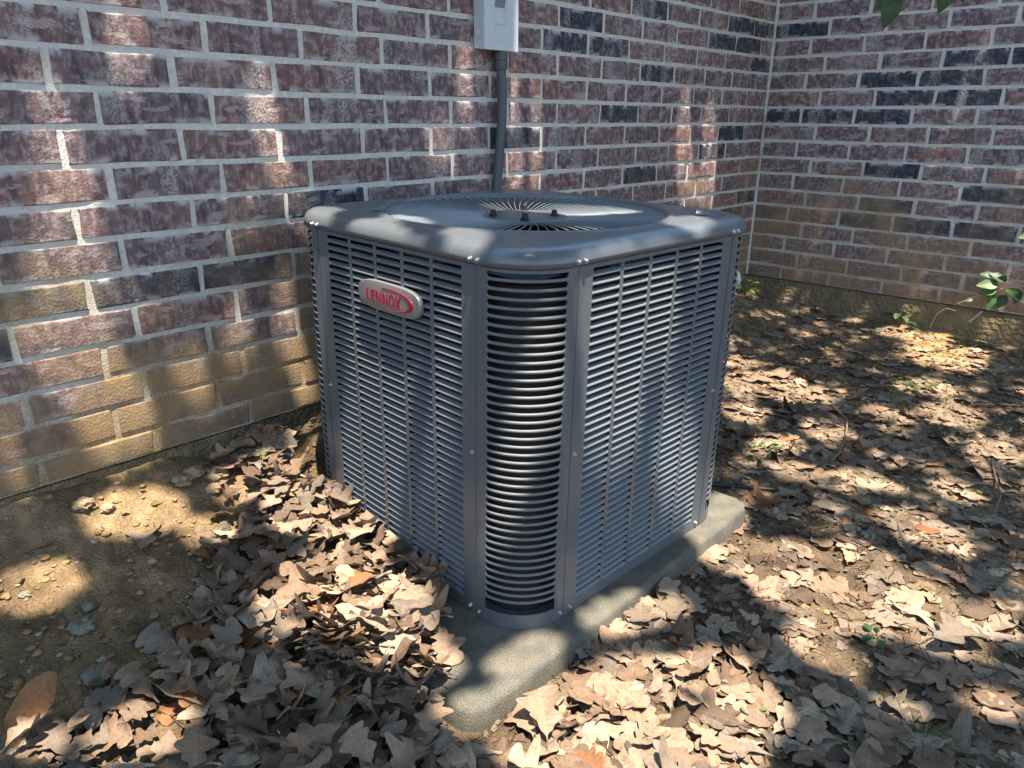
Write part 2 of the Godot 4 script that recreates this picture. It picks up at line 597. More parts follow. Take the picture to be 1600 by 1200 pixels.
func build_wall(side: int) -> void:
	var label := "long purple-brown brick wall with mud-stained foot, behind the condenser, carrying the grey electrical box" if side == 0 else "shaded brick wall meeting the first one at the corner, charcoal bricks among purple ones"
	var wall := thing("brick_wall", label, "wall")
	var length := 5.8 if side == 0 else 3.0
	# local axes of the wall: x along it (world x or world z), y up, z outwards
	var turn := Transform3D() if side == 0 else Transform3D(Basis(Vector3(0, 0, 1), Vector3.UP, Vector3(-1, 0, 0)), Vector3.ZERO)
	wall.transform = turn
	var dark: Array = [[-1, 6], [-2, 4], [0, 6], [-2, 1], [-1, 2], [-1, 1], [-2, 0], [0, 0], [3, 5], [4, 1], [6, 4], [8, 12], [8, 11], [9, 14], [8, 0]] if side == 0 else [[-2, 0], [0, 3], [0, 4], [1, 2], [1, 3], [2, 2], [2, 3], [3, 2], [3, 0], [3, 1], [7, 4], [9, 2], [9, 3], [9, 4], [9, 0]]
	var rest := Shape.new()
	for c in range(-11, 14):
		var top := course_top(c)
		var low := course_top(c + 1)
		var even := c % 2 == 0
		var step := 0.248 if side == 0 else 0.2475
		var j0 := (0.195 if even else 0.113) if side == 0 else (0.263 if even else 0.185)
		var k := 0
		var near := 0.004 if side == 1 else 0.0
		while near < length:
			var far := minf(j0 + step * k + rng.randf_range(-0.0025, 0.0025), length)
			if k > 0 and far - near < 0.03: break
			var w := far - near - rng.randf_range(0.012, 0.018)
			var h := top - low - rng.randf_range(0.0115, 0.0145)
			if side == 0 and k == 0: w = far - near - 0.006
			var mid := (near + far) / 2.0
			var x := -mid if side == 0 else mid
			var y := (top + low) / 2.0 + rng.randf_range(-0.0008, 0.0008)
			var p := turn * Vector3(x, y, 0)
			var q := seen_at(p)
			var tone: int = [0, 0, 1, 1, 2, 3, 3, 4][rng.randi() % 8]
			if dark.has([c, k]) or rng.randf() < 0.045: tone = 5 + rng.randi() % 2
			var m := brick_mesh(w, h, 0.0, Vector2(x, y))
			if absf(q.x) < 1.12 and absf(q.y) < 1.12 and q.z > 0.0:
				put("brick", m, mat["brick%d_%d" % [side, tone]], wall, Transform3D(Basis(), Vector3(x, y, 0)))
			else:
				var a := m.surface_get_arrays(0)
				var first := rest.v.size()
				for pv in a[Mesh.ARRAY_VERTEX]: rest.v.append(pv + Vector3(x, y, 0))
				rest.n.append_array(a[Mesh.ARRAY_NORMAL])
				rest.uv.append_array(a[Mesh.ARRAY_TEX_UV])
				rest.uv2.append_array(a[Mesh.ARRAY_TEX_UV2])
				rest.c.append_array(a[Mesh.ARRAY_COLOR])
				for id in a[Mesh.ARRAY_INDEX]: rest.idx.append(id + first)
			near = far
			k += 1
	put("brick", rest.mesh(), mat["brick%d_1" % side], wall).set_meta("kind", "stuff")
	# the mortar, a few millimetres behind the brick faces, slightly wavy
	var s := Shape.new()
	var pts := PackedVector3Array()
	var uvs := PackedVector2Array()
	var uvs2 := PackedVector2Array()
	var nu := int(length / 0.03) + 1
	var nv := 64
	for j in nv:
		for i in nu:
			var x := -length * (1.0 - i / float(nu - 1)) if side == 0 else length * i / float(nu - 1)
			var y := 0.207 + (2.095 - 0.207) * j / float(nv - 1)
			pts.append(Vector3(x, y, -0.0042 + 0.0022 * bump_noise.get_noise_2d(x * 60.0, y * 60.0)))
			uvs.append(Vector2(x, -y) / 0.5)
			uvs2.append(Vector2(x / 4.2, 1.0 - y / 2.1))
	s.grid(pts, nu, nv, false, false, uvs, PackedColorArray(), uvs2)
	put("mortar", s.mesh(), mat["mortar%d" % side], wall)
	var body := Shape.new()
	if side == 0: body.box(Vector3(-length, 0.207, -0.22), Vector3(0.2, 2.098, -0.009))
	else: body.box(Vector3(0.0, 0.207, -0.2), Vector3(length, 2.098, -0.009))
	put("wall_body", body.mesh(), mat["mortar%d" % side], wall)
	if side == 1:
		var fill := Shape.new()
		fill.cbox(Vector3(-0.004, 0.207, -0.006), Vector3(0.0075, 2.095, 0.0045), 0.0025)
		put("corner_joint", fill.mesh(), mat.mortar1, wall)
	var foot := Shape.new()
	var proud := -0.012 if side == 0 else 0.006
	var fp := PackedVector3Array()
	for j in 9:
		for i in nu:
			var x := -length * (1.0 - i / float(nu - 1)) if side == 0 else length * i / float(nu - 1)
			var y := -0.25 + (0.2 + 0.25) * j / 8.0
			fp.append(Vector3(x, y, (-0.012 if j == 8 else proud) + 0.006 * bump_noise.get_noise_2d(x * 14.0, y * 22.0 + 5.0)))
	foot.grid(fp, nu, 9)
	foot.box(Vector3(-length, -0.3, -0.22) if side == 0 else Vector3(0, -0.3, -0.2), Vector3(0.2 if side == 0 else length, 0.2, -0.025))
	put("footing", foot.mesh(), mat.footing, wall)


# ------------------------------------------------------------------ the condenser
func square_reach(a: float, half: float, rc: float) -> float:      # from the middle of a square with round corners to its outline
	var dx := absf(cos(a))
	var dz := absf(sin(a))
	var t := half / maxf(dx, dz)
	if t * minf(dx, dz) <= half - rc: return t
	var c := half - rc
	var b := c * (dx + dz)
	return b + sqrt(maxf(b * b - 2.0 * c * c + rc * rc, 0.0))


func corner_path(t: float) -> Array:      # along the front corner from seam to seam: place, outward direction
	var rc := 0.115
	var flat := SEAM - rc
	var arc := PI / 2.0 * rc
	if t < flat: return [Vector3(-HALF, 0, HALF - SEAM + t), Vector3.LEFT]
	if t > flat + arc: return [Vector3(-HALF + rc + t - flat - arc, 0, HALF), Vector3.BACK]
	var a := (t - flat) / rc
	var d := Vector3(-cos(a), 0, sin(a))
	return [Vector3(-HALF + rc, 0, HALF - rc) + d * rc, d]


func path_sheet(s: Shape, t0: float, t1: float, y0: float, y1: float, n: int) -> void:
	for back in 2:
		var pts := PackedVector3Array()
		for j in 2:
			for i in n:
				var f := corner_path(lerpf(t0, t1, i / float(n - 1)))
				pts.append(f[0] + f[1] * (-0.0016 * back) + Vector3.UP * (y1 if j else y0))
		s.grid(pts, n, 2, back == 1)


func slot_bar(t0: float, t1: float, y: float, pitch: float, slot: float) -> ArrayMesh:
	var s := Shape.new()
	var n := 25
	var section := [[-0.0018, -1.0], [0.0004, -0.72], [0.0012, -0.25], [0.0012, 0.25], [0.0004, 0.72], [-0.0018, 1.0], [-0.0042, 0.7], [-0.0042, -0.7], [-0.0018, -1.0]]
	var pts := PackedVector3Array()
	for q in section:
		for i in n:
			var u := i / float(n - 1)
			u = 0.5 - 0.5 * cos(PI * u)
			u = lerpf(i / float(n - 1), u, 0.85)
			var t := lerpf(t0, t1, u)
			var e := minf(t - t0, t1 - t)
			var half := (pitch - slot) / 2.0
			if e < slot / 2.0:
				var k := 1.0 - e / (slot / 2.0)
				half += slot / 2.0 * (1.0 - sqrt(1.0 - k * k))
			var flat := clampf(e / (slot * 0.7), 0.0, 1.0)
			var f := corner_path(t)
			pts.append(f[0] + f[1] * lerpf(minf(q[0], 0.0), q[0], flat) + Vector3.UP * (y + half * q[1]))
	s.grid(pts, n, section.size(), false)
	return s.mesh()


func louver_mesh(width: float) -> ArrayMesh:
	var s := Shape.new()
	var n := 11
	var front := [[-0.0014, 0.0], [0.0006, 0.0008], [0.0010, 0.0023], [0.0004, 0.0038], [-0.0020, 0.0054], [-0.0052, 0.0071], [-0.0088, 0.0084]]
	var prof := front.duplicate()
	for k in range(front.size() - 1, -1, -1):
		prof.append([front[k][0] - 0.0010, front[k][1] - 0.0004 if k > 0 else front[k][1]])
	prof.append(front[0])
	var at := [0.0, 0.03, 0.06, 0.10, 0.2, 0.5, 0.8, 0.90, 0.94, 0.97, 1.0]
	var pts := PackedVector3Array()
	for q in prof:
		for i in n:
			var u: float = (at[i] - 0.5) * width
			var e := minf(at[i], 1.0 - at[i]) * width
			var k := lerpf(0.12, 1.0, soft(0.0, 0.0085, e))
			var w: float = q[0] * (k if q[0] < -0.0013 else 1.0) - (0.0006 if i == 0 or i == n - 1 else 0.0)
			pts.append(Vector3(u, q[1], w))
	s.grid(pts, n, prof.size(), false)
	return s.mesh()


func screw_mesh() -> ArrayMesh:      # a hex head screw along +z
	var s := Shape.new()
	s.tube([Vector3(0, 0, -0.001), Vector3(0, 0, 0.0012)], [0.0055, 0.0052], 12)
	s.tube([Vector3(0, 0, 0.0012), Vector3(0, 0, 0.0045), Vector3(0, 0, 0.0055)], [0.0038, 0.0038, 0.0028], 6)
	return s.mesh()


func outward(d: Vector3) -> Basis:      # local z to d, y up
	return Basis(Vector3.UP.cross(d).normalized(), Vector3.UP, d)


func build_unit() -> void:
	var u := thing("air_conditioner", "grey outdoor air conditioning condenser with louvered sides standing on the concrete pad", "air conditioner", UNIT_AT)
	u.rotation = Vector3(0.0139, -0.0357, 0.0)
	# top cover: rounded square, rolled edge, then a raised round lip and the well under the guard
	var s := Shape.new()
	var prof := [[0.0, 0.7462, -1.0, 0.014], [0.0, 0.7472, -1.0, -0.001], [0.0, 0.757, -1.0, 0.0], [0.003, 0.7655, -1.0, 0.0], [0.009, 0.7730, -1.0, 0.0], [0.018, 0.7782, -1.0, 0.0], [0.029, 0.7808, -1.0, 0.0], [0.040, 0.7816, -1.0, 0.0],
		[0.0, 0.7822, 0.350, 0.0], [0.0, 0.7832, 0.341, 0.0], [0.0, 0.7850, 0.336, 0.0], [0.0, 0.7852, 0.331, 0.0], [0.0, 0.7838, 0.326, 0.0], [0.0, 0.7805, 0.323, 0.0], [0.0, 0.774, 0.3215, 0.0], [0.0, 0.70, 0.3205, 0.0]]
	var n := 241
	var pts := PackedVector3Array()
	for q in prof:
		for i in n:
			var a := TAU * i / (n - 1)
			var r: float = q[2]
			if r < 0.0: r = square_reach(a, HALF + 0.005 - q[0], 0.119 - q[0]) - q[3]
			elif q[2] > 0.345: r = lerpf(q[2], square_reach(a, HALF - 0.036, 0.08), 0.0)
			pts.append(Vector3(cos(a) * r, q[1], sin(a) * r))
	s.grid(pts, n, prof.size(), false, true)
	var cap := put("top_cover", s.mesh(), mat.paint, u)
	for p in [Vector3(-0.272, 0.786, -0.183), Vector3(0.244, 0.786, 0.309)]:      # pressed tabs beside the lip
		var k := Shape.new()
		var d := Vector3(p.x, 0, p.z).normalized()
		var q := PackedVector3Array()
		for j in 7:
			for i in 9:
				var a := PI * i / 8.0
				var w := 0.012 * sqrt(1.0 - pow(j / 6.0 * 0.98, 2.0))
				q.append(p + d * (0.030 * (j / 6.0) - 0.006) + d.cross(Vector3.UP) * cos(a) * (w + 0.002) + Vector3.UP * sin(a) * w * 0.75)
		k.grid(q, 9, 7, false)
		k.grid(q.slice(0, 9) + PackedVector3Array([p, p, p, p, p, p, p, p, p]), 9, 2, true)
		put("tab", k.mesh(), mat.paint, cap)
	# fan guard: hub plate, vanes
	var hub := Shape.new()
	pts = PackedVector3Array()
	for q in [[0.0, 0.7725], [0.06, 0.7725], [0.082, 0.7718], [0.086, 0.7705], [0.092, 0.7690], [0.098, 0.7690], [0.100, 0.766], [0.100, 0.760]]:
		for i in 65:
			pts.append(Vector3(cos(TAU * i / 64.0) * q[0], q[1], sin(TAU * i / 64.0) * q[0]))
	hub.grid(pts, 65, 8, true, true)
	var guard := put("fan_guard", hub.mesh(), mat.paint, u)
	var vane := Shape.new()      # a thin blade with its top edge rolled over
	pts = PackedVector3Array()
	var roll := [[0.0013, -0.0006], [0.0011, -0.0001], [0.0005, 0.0002], [-0.0001, -0.0002], [-0.0003, -0.0010], [-0.0003, -0.0030]]
	for q in roll:
		for i in 9:
			var k := i / 8.0
			var r := lerpf(0.097, 0.323, k)
			var turn := 0.13 * k
			var lean: Vector3 = Vector3(-sin(turn), 0, cos(turn)) * (q[0] * lerpf(0.75, 1.1, k))
			pts.append(Vector3(cos(turn) * r, lerpf(0.7680, 0.7795, k) + q[1], sin(turn) * r) + lean)
	vane.grid(pts, 9, roll.size(), true)
	var vm := vane.mesh()
	for i in 84:
		put("guard_vane", vm, mat.vane, guard, Transform3D(Basis(Vector3.UP, TAU * i / 84.0), Vector3.ZERO))
	var nut := Shape.new()
	nut.tube([Vector3(0, 0, 0), Vector3(0, 0.003, 0)], [0.010, 0.010], 16)
	nut.tube([Vector3(0, 0.003, 0), Vector3(0, 0.010, 0), Vector3(0, 0.0135, 0), Vector3(0, 0.0145, 0)], [0.0068, 0.0068, 0.0052, 0.002], 10)
	var nm := nut.mesh()
	for p in [Vector3(-0.078, 0.7719, -0.025), Vector3(-0.063, 0.7719, 0.061), Vector3(0.031, 0.7720, 0.064), Vector3(0.055, 0.7720, -0.055)]:
		put("nut", nm, mat.dark, guard, Transform3D(Basis(), p))
	var fan := Shape.new()
	fan.tube([Vector3(0, 0.60, 0), Vector3(0, 0.70, 0), Vector3(0, 0.708, 0)], [0.075, 0.075, 0.06], 24)
	for b in 4:
		pts = PackedVector3Array()
		for j in 7:
			for i in 9:
				var a := TAU * b / 4.0 + 1.1 * i / 8.0 + 0.5 * j / 6.0
				var r := lerpf(0.07, 0.30, j / 6.0)
				pts.append(Vector3(cos(a) * r, 0.655 + 0.05 * (i / 8.0), sin(a) * r))
		fan.grid(pts, 9, 7)
	put("fan", fan.mesh(), mat.dark, u)
	# corners
	var total := 2.0 * (SEAM - 0.115) + PI / 2.0 * 0.115
	var t0 := 0.0268
	var t1 := total - 0.0268
	var pitch := 0.0165
	var slot := 0.0098
	for c in 4:
		var cs := Shape.new()
		path_sheet(cs, 0.0009, t0, 0.002, 0.7445, 8)
		path_sheet(cs, t1, total - 0.0009, 0.002, 0.7445, 8)
		path_sheet(cs, t0, t1, 0.7335 + slot / 2.0, 0.7445, 24)
		path_sheet(cs, t0, t1, 0.002, 0.7335 - pitch * 42 - pitch + slot / 2.0 + (pitch - slot), 24)
		var turn := Transform3D(Basis(Vector3.UP, PI / 2.0 * c), Vector3.ZERO)
		var grille := put("corner_grille", cs.mesh(), mat.paint, u, turn)
		var joined := Shape.new()
		for k in 41:
			var bar := slot_bar(t0, t1, 0.7335 - pitch * (k + 0.5), pitch, slot)
			if c == 0:
				put("slot_bar", bar, mat.bar, grille)
			else:
				var a := bar.surface_get_arrays(0)
				var first := joined.v.size()
				joined.v.append_array(a[Mesh.ARRAY_VERTEX])
				joined.n.append_array(a[Mesh.ARRAY_NORMAL])
				joined.uv.append_array(a[Mesh.ARRAY_TEX_UV])
				joined.uv2.append_array(a[Mesh.ARRAY_TEX_UV2])
				joined.c.append_array(a[Mesh.ARRAY_COLOR])
				for id in a[Mesh.ARRAY_INDEX]: joined.idx.append(id + first)
		if c > 0: put("slot_bar", joined.mesh(), mat.bar, grille).set_meta("kind", "stuff")
	# louvered sides: frame, mullions and 43 rows of five louvers
	var frame := Shape.new()
	var e := HALF - SEAM - 0.0009
	frame.cbox(Vector3(-e, 0.002, -0.0018), Vector3(-0.2238, 0.7445, 0), 0.0005)
	frame.cbox(Vector3(0.2238, 0.002, -0.0018), Vector3(e, 0.7445, 0), 0.0005)
	frame.cbox(Vector3(-0.2238, 0.7365, -0.0018), Vector3(0.2238, 0.7445, 0), 0.0005)
	frame.cbox(Vector3(-0.2238, 0.002, -0.0018), Vector3(0.2238, 0.0290, 0), 0.0005)
	for k in 4:
		var m := -0.1373 + 0.0915 * k
		frame.cbox(Vector3(m - 0.0050, 0.0290, -0.0018), Vector3(m + 0.0050, 0.7365, 0), 0.0005)
	var fm := frame.mesh()
	var lm := louver_mesh(0.0822)
	var la := lm.surface_get_arrays(0)
	for side in 4:      # left face, front right face, the two hidden ones
		var d: Vector3 = [Vector3.LEFT, Vector3.BACK, Vector3.RIGHT, Vector3.FORWARD][side]
		var panel := put("louver_panel", fm, mat.paint, u, Transform3D(outward(d), d * HALF))
		var joined := Shape.new()
		for row in 43:
			for col in 5:
				var at := Vector3(-0.183 + 0.0915 * col, 0.7365 - 0.0044 - 0.0122 - 0.01643 * row, -0.0004)
				if side < 2 and row < 30:
					put("louver", lm, mat.louver, panel, Transform3D(Basis(), at))
				else:
					var first := joined.v.size()
					for p in la[Mesh.ARRAY_VERTEX]: joined.v.append(p + at)
					joined.n.append_array(la[Mesh.ARRAY_NORMAL])
					joined.uv.append_array(la[Mesh.ARRAY_TEX_UV])
					joined.uv2.append_array(la[Mesh.ARRAY_TEX_UV2])
					joined.c.append_array(la[Mesh.ARRAY_COLOR])
					for id in la[Mesh.ARRAY_INDEX]: joined.idx.append(id + first)
		put("louver", joined.mesh(), mat.louver, panel).set_meta("kind", "stuff")
	# coil behind the louvers and the base pan
	var coil := Shape.new()
	for r in [0.034, 0.080]:
		pts = PackedVector3Array()
		for j in 2:
			for i in 97:
				var a := TAU * i / 96.0
				var reach := square_reach(a, HALF - r, maxf(0.115 - r, 0.03))
				pts.append(Vector3(cos(a) * reach, 0.02 + 0.69 * j, sin(a) * reach))
		coil.grid(pts, 97, 2, r < 0.05, true)
	put("coil", coil.mesh(), mat.coil, u)
	var pan := Shape.new()
	pts = PackedVector3Array()
	for q in [[0.5, -0.003], [0.012, -0.003], [0.008, 0.0], [0.004, 0.004], [0.0045, 0.02], [0.5, 0.021]]:
		for i in 97:
			var a := TAU * i / 96.0
			var reach := square_reach(a, HALF - q[0], 0.105) if q[0] < 0.4 else 0.001
			pts.append(Vector3(cos(a) * reach, q[1], sin(a) * reach))
	pan.grid(pts, 97, 6, false, true)
	put("base_pan", pan.mesh(), mat.paint, u)
	# screws
	var sm := screw_mesh()
	for side in 2:
		var d: Vector3 = [Vector3.LEFT, Vector3.BACK][side]
		for q in [[-0.254, 0.7545, 0.005], [0.254, 0.7545, 0.005], [-0.253, 0.377, 0.0], [0.253, 0.378, 0.0], [-0.244, 0.0175, 0.0], [0.246, 0.0175, 0.0]]:
			var b := outward(d)
			put("screw", sm, mat.zinc, u, Transform3D(b, d * (HALF + q[2]) + b.x * q[0] + Vector3.UP * q[1]))
	for c in 4:
		for t in [0.0095, total - 0.0095]:
			var f := corner_path(t)
			var turn := Basis(Vector3.UP, PI / 2.0 * c)
			put("screw", sm, mat.zinc, u, Transform3D(turn * outward(f[1]), turn * (f[0] + f[1] * 0.005 + Vector3.UP * 0.7545)))
			if c == 0: put("screw", sm, mat.zinc, u, Transform3D(turn * outward(f[1]), turn * (f[0] + Vector3.UP * 0.0165)))
	# badge
	var plate := Shape.new()
	pts = PackedVector3Array()
	for q in [[1.0, -0.006], [1.0, 0.0005], [0.985, 0.0022], [0.955, 0.0030], [0.6, 0.0042], [0.25, 0.0047], [0.0, 0.0048]]:
		for i in 73:
			var a := TAU * i / 72.0
			var cx := signf(cos(a)) * pow(absf(cos(a)), 0.52)
			var cy := signf(sin(a)) * pow(absf(sin(a)), 0.70)
			pts.append(Vector3(cx * 0.106 * q[0], cy * (0.0305 if q[0] > 0.9 else 0.0305 * q[0]) * (q[0] if q[0] > 0.9 else 1.0), q[1]))
	plate.grid(pts, 73, 7, false, true)
	var badge := put("badge", plate.mesh(), mat.silver, u, Transform3D(outward(Vector3.LEFT), Vector3(-HALF - 0.0075, 0.6375, 0.008)))
	var text := TextMesh.new()
	var font := SystemFont.new()
	font.font_names = PackedStringArray(["Droid Sans"])
	font.font_weight = 700
	text.font = font
	text.text = "LENNOX"
	text.font_size = 64
	text.pixel_size = 0.001
	text.depth = 1.0
	text.curve_step = 1.0
	var box := text.get_aabb()
	var sx := 0.118 / box.size.x
	var sy := 0.0250 / box.size.y
	put("lettering", text, mat.red, badge, Transform3D(Basis(Vector3(sx, 0, 0), Vector3(0.0, sy, 0), Vector3(0, 0, 0.0016)), Vector3(-0.011 - box.get_center().x * sx, -0.0005 - box.get_center().y * sy, 0.0046)))
	var swoosh := Shape.new()
	pts = PackedVector3Array()
	for j in 4:
		for i in 41:
			var k := i / 40.0
			var a := lerpf(1.95, -1.85, k)
			var thick := 0.0125 * pow(sin(PI * clampf(k * 0.96 + 0.02, 0, 1)), 1.5)
			var out := Vector3(0.012 + 0.074 * cos(a), 0.0225 * sin(a), 0.0)
			var inn := Vector3(0.012 + (0.074 - thick) * cos(a), (0.0225 - thick * 0.28) * sin(a), 0.0)
			pts.append((out if j < 2 else inn) + Vector3(0, 0, 0.0053 if j == 1 or j == 2 else 0.0032))
	swoosh.grid(pts, 41, 4, true)
	put("swoosh", swoosh.mesh(), mat.red, badge)


func build_pad() -> void:
	var s := Shape.new()
	var pts := PackedVector3Array()
	var n := 161
	for q in [[-0.012, -0.11], [-0.008, -0.05], [-0.002, -0.016], [0.001, -0.0095], [0.006, -0.0055], [0.013, -0.0042], [0.05, -0.0040], [0.2, -0.0040], [0.45, -0.0040]]:
		for i in n:
			var a := TAU * i / (n - 1)
			var r := square_reach(a, 0.5 - q[0], maxf(0.05 - q[0], 0.02))
			var p := Vector3(-2.47 + cos(a) * r * 1.06, q[1], 0.535 + sin(a) * r * 0.955)
			p += Vector3(cos(a), 0, sin(a)) * (0.0022 * bump_noise.get_noise_2d(p.x * 22.0, p.z * 22.0) + 0.0015 * bump_noise.get_noise_2d(p.x * 70.0, p.z * 70.0 + q[1] * 300.0))
			pts.append(p)
	s.grid(pts, n, 9, false, true)
	var o := put("concrete_pad", s.mesh(), mat.concrete)
	tag(o, "worn grey concrete pad with rounded edges under the air conditioning condenser", "concrete pad")


func build_box_and_conduit() -> void:
	var b := thing("electrical_box", "small grey metal disconnect box mounted high on the long brick wall", "electrical box", Vector3(-1.932, 1.174, 0.0))
	var s := Shape.new()
	s.cbox(Vector3(-0.070, 0.003, 0.001), Vector3(0.070, 0.27, 0.034), 0.0015)
	var housing := put("housing", s.mesh(), mat.box, b)
	var c := Shape.new()      # front cover with a sunken pull handle bay
	var x0 := -0.0735
	var x1 := 0.0735
	var z0 := 0.034
	var z1 := 0.050
	var hx := [-0.032, 0.036, 0.030, -0.026]      # bay: low left, low right, up right, up left
	var hy := [0.068, 0.068, 0.20, 0.20]
	c.face([Vector3(x0, 0, z1), Vector3(x1, 0, z1), Vector3(hx[1], hy[1], z1), Vector3(hx[0], hy[0], z1)], Vector3.BACK)
	c.face([Vector3(x1, 0, z1), Vector3(x1, 0.274, z1), Vector3(hx[2], hy[2], z1), Vector3(hx[1], hy[1], z1)], Vector3.BACK)
	c.face([Vector3(x1, 0.274, z1), Vector3(x0, 0.274, z1), Vector3(hx[3], hy[3], z1), Vector3(hx[2], hy[2], z1)], Vector3.BACK)
	c.face([Vector3(x0, 0.274, z1), Vector3(x0, 0, z1), Vector3(hx[0], hy[0], z1), Vector3(hx[3], hy[3], z1)], Vector3.BACK)
	var deep := 0.022
	var lowl := Vector3(hx[0], hy[0], z1)
	var lowr := Vector3(hx[1], hy[1], z1)
	var upr := Vector3(hx[2], hy[2], z1)
	var upl := Vector3(hx[3], hy[3], z1)
	var inl := Vector3(hx[0] + 0.012, hy[0] + 0.010, z1 - deep)
	var inr := Vector3(hx[1] - 0.012, hy[1] + 0.010, z1 - deep)
	c.face([lowl, lowr, inr, inl], Vector3.UP)
	var hd := Shape.new()
	hd.face([inl, inr, upr - Vector3(0, 0, 0.004), upl - Vector3(0, 0, 0.004)], Vector3.BACK)
	c.face([lowl, inl, upl], Vector3.RIGHT)
	c.face([lowr, inr, upr], Vector3.LEFT)
	c.face([Vector3(x0, 0, z0), Vector3(x1, 0, z0), Vector3(x1, 0, z1), Vector3(x0, 0, z1)], Vector3.DOWN)
	c.face([Vector3(x0, 0.274, z0), Vector3(x1, 0.274, z0), Vector3(x1, 0.274, z1), Vector3(x0, 0.274, z1)], Vector3.UP)
	c.face([Vector3(x0, 0, z0), Vector3(x0, 0.274, z0), Vector3(x0, 0.274, z1), Vector3(x0, 0, z1)], Vector3.LEFT)
	c.face([Vector3(x1, 0, z0), Vector3(x1, 0.274, z0), Vector3(x1, 0.274, z1), Vector3(x1, 0, z1)], Vector3.RIGHT)
	put("cover", c.mesh(), mat.box, b)
	put("pull_handle", hd.mesh(), mat.handle, b)
	for y in [0.042, 0.20]:
		var k := Shape.new()
		k.tube([Vector3(-0.0698, y, 0.017), Vector3(-0.0716, y, 0.017), Vector3(-0.0722, y, 0.017)], [0.0115, 0.0112, 0.010], 20)
		k.tube([Vector3(-0.0720, y, 0.017), Vector3(-0.0732, y, 0.017)], [0.0068, 0.0064], 18)
		put("knockout", k.mesh(), mat.box, housing)
	var cd := thing("conduit", "dark grey flexible conduit running down the brick wall from the electrical box", "conduit")
	var f := Shape.new()
	f.tube([Vector3(-1.910, 1.175, 0.026), Vector3(-1.910, 1.150, 0.026)], [0.021, 0.021], 20)
	f.tube([Vector3(-1.910, 1.150, 0.026), Vector3(-1.910, 1.146, 0.026), Vector3(-1.910, 1.125, 0.026), Vector3(-1.910, 1.121, 0.026)], [0.0185, 0.0215, 0.0215, 0.017], 8)
	put("fitting", f.mesh(), mat.conduit, cd)
	var path := []
	var rad := []
	var m := 150
	for i in m:
		var k := i / float(m - 1)
		var p := Vector3(-1.910 - 0.016 * soft(0.0, 0.6, k) + 0.004 * sin(k * 7.0), 1.128 - 0.74 * k, 0.026 + 0.004 * sin(k * 9.0))
		if k > 0.72: p.z += 0.6 * pow(k - 0.72, 2.0)
		path.append(p)
		rad.append(0.0150 + 0.0006 * (i % 2))
	f = Shape.new()
	f.tube(path, rad, 14)
	put("tube", f.mesh(), mat.conduit, cd)
	var e := Shape.new()
	var bend := []
	var br := []
	for i in 9:
		var a := PI / 2.0 * i / 8.0
		bend.append(Vector3(-0.205, 0.247 - 0.026 * (1.0 - cos(a)) , 0.030 + 0.026 * sin(a)))
		br.append(0.0155)
	bend.insert(0, Vector3(-0.205, 0.247, 0.001))
	br.insert(0, 0.0155)
	bend.append(Vector3(-0.205, 0.17, 0.056))
	br.append(0.0155)
	e.tube(bend, br, 16)
	e.tube([Vector3(-0.205, 0.223, 0.056), Vector3(-0.205, 0.205, 0.056)], [0.0185, 0.0185], 16)
	e.tube([Vector3(-0.205, 0.247, 0.012), Vector3(-0.205, 0.247, 0.030)], [0.0185, 0.0185], 16)
	tag(put("drain_pipe", e.mesh(), mat.pvc), "short white plastic drain elbow sticking out of the long wall near the corner", "drain pipe")


# ------------------------------------------------------------------ leaves and litter
func leaf_mesh(kind: int, calm := 1.0) -> ArrayMesh:      # length 1 along z, stalk behind
	var s := Shape.new()
	var rows := 26
	var half := 3
	var nu := half * 2 + 1
	var at := rng.randf_range(0.57, 0.66)
	# rounded lobes: middle along the blade, half length, reach
	var lobes := [[at, rng.randf_range(0.13, 0.18), rng.randf_range(0.34, 0.44)], [at + rng.randf_range(0.20, 0.27), rng.randf_range(0.13, 0.17), rng.randf_range(0.22, 0.32)], [at - rng.randf_range(0.22, 0.28), rng.randf_range(0.11, 0.16), rng.randf_range(0.19, 0.30)], [0.40, 0.42, rng.randf_range(0.11, 0.17)]]
	var end: float = lobes[1][0] + lobes[1][1]
	var curl := rng.randf_range(-0.5, 0.8)
	var arch := rng.randf_range(-0.7, 0.5)
	var roll := rng.randf_range(-0.6, 0.6)
	curl *= calm
	arch *= calm
	roll *= calm
	var ph := rng.randf() * TAU
	if kind == 1:      # unlobed leaf
		lobes = [[0.5, 0.52, rng.randf_range(0.22, 0.29)]]
		end = 1.0
	if kind == 2:      # strongly curled
		curl = rng.randf_range(1.3, 2.6)
		arch = rng.randf_range(-1.0, 0.8)
	var pts := PackedVector3Array()
	var uvs := PackedVector2Array()
	for j in rows:
		var k := j / float(rows - 1)
		var t := lerpf(-0.14, end, k)
		for i in nu:
			var u := (i - half) / float(half)
			var sd := signf(u)
			var w := 0.009
			if t > 0.0:
				for q in range(lobes.size()):
					var c: float = lobes[q][0] + 0.035 * sd * sin(ph + q * 2.0)
					var d: float = (t - c) / lobes[q][1]
					if absf(d) < 1.0: w = maxf(w, lobes[q][2] * (1.0 + 0.14 * sd * sin(ph * 2.0 + q)) * pow(1.0 - d * d, 0.6))
				w = maxf(w * (0.2 + 0.8 * soft(0.0, 0.10, t)), 0.009)
			var x := w * u
			var zz := t + 0.07 * absf(u) * w
			var y := curl * x * x * 1.1 + arch * (t - 0.4) * (t - 0.4) * 0.45 + 0.06 * absf(x)
			y += absf(u) * 0.030 * sin(t * 11.0 + ph + u * 2.0) + 0.022 * sin(x * 13.0 + t * 5.0 + ph * 2.0)
			y += roll * x * (t - 0.4)
			pts.append(Vector3(x, y, zz - 0.45))
			uvs.append(Vector2(0.5 + x * 1.05, clampf(t, 0.02, 0.98)))
	s.grid(pts, nu, rows, false, false, uvs)
	return s.mesh()


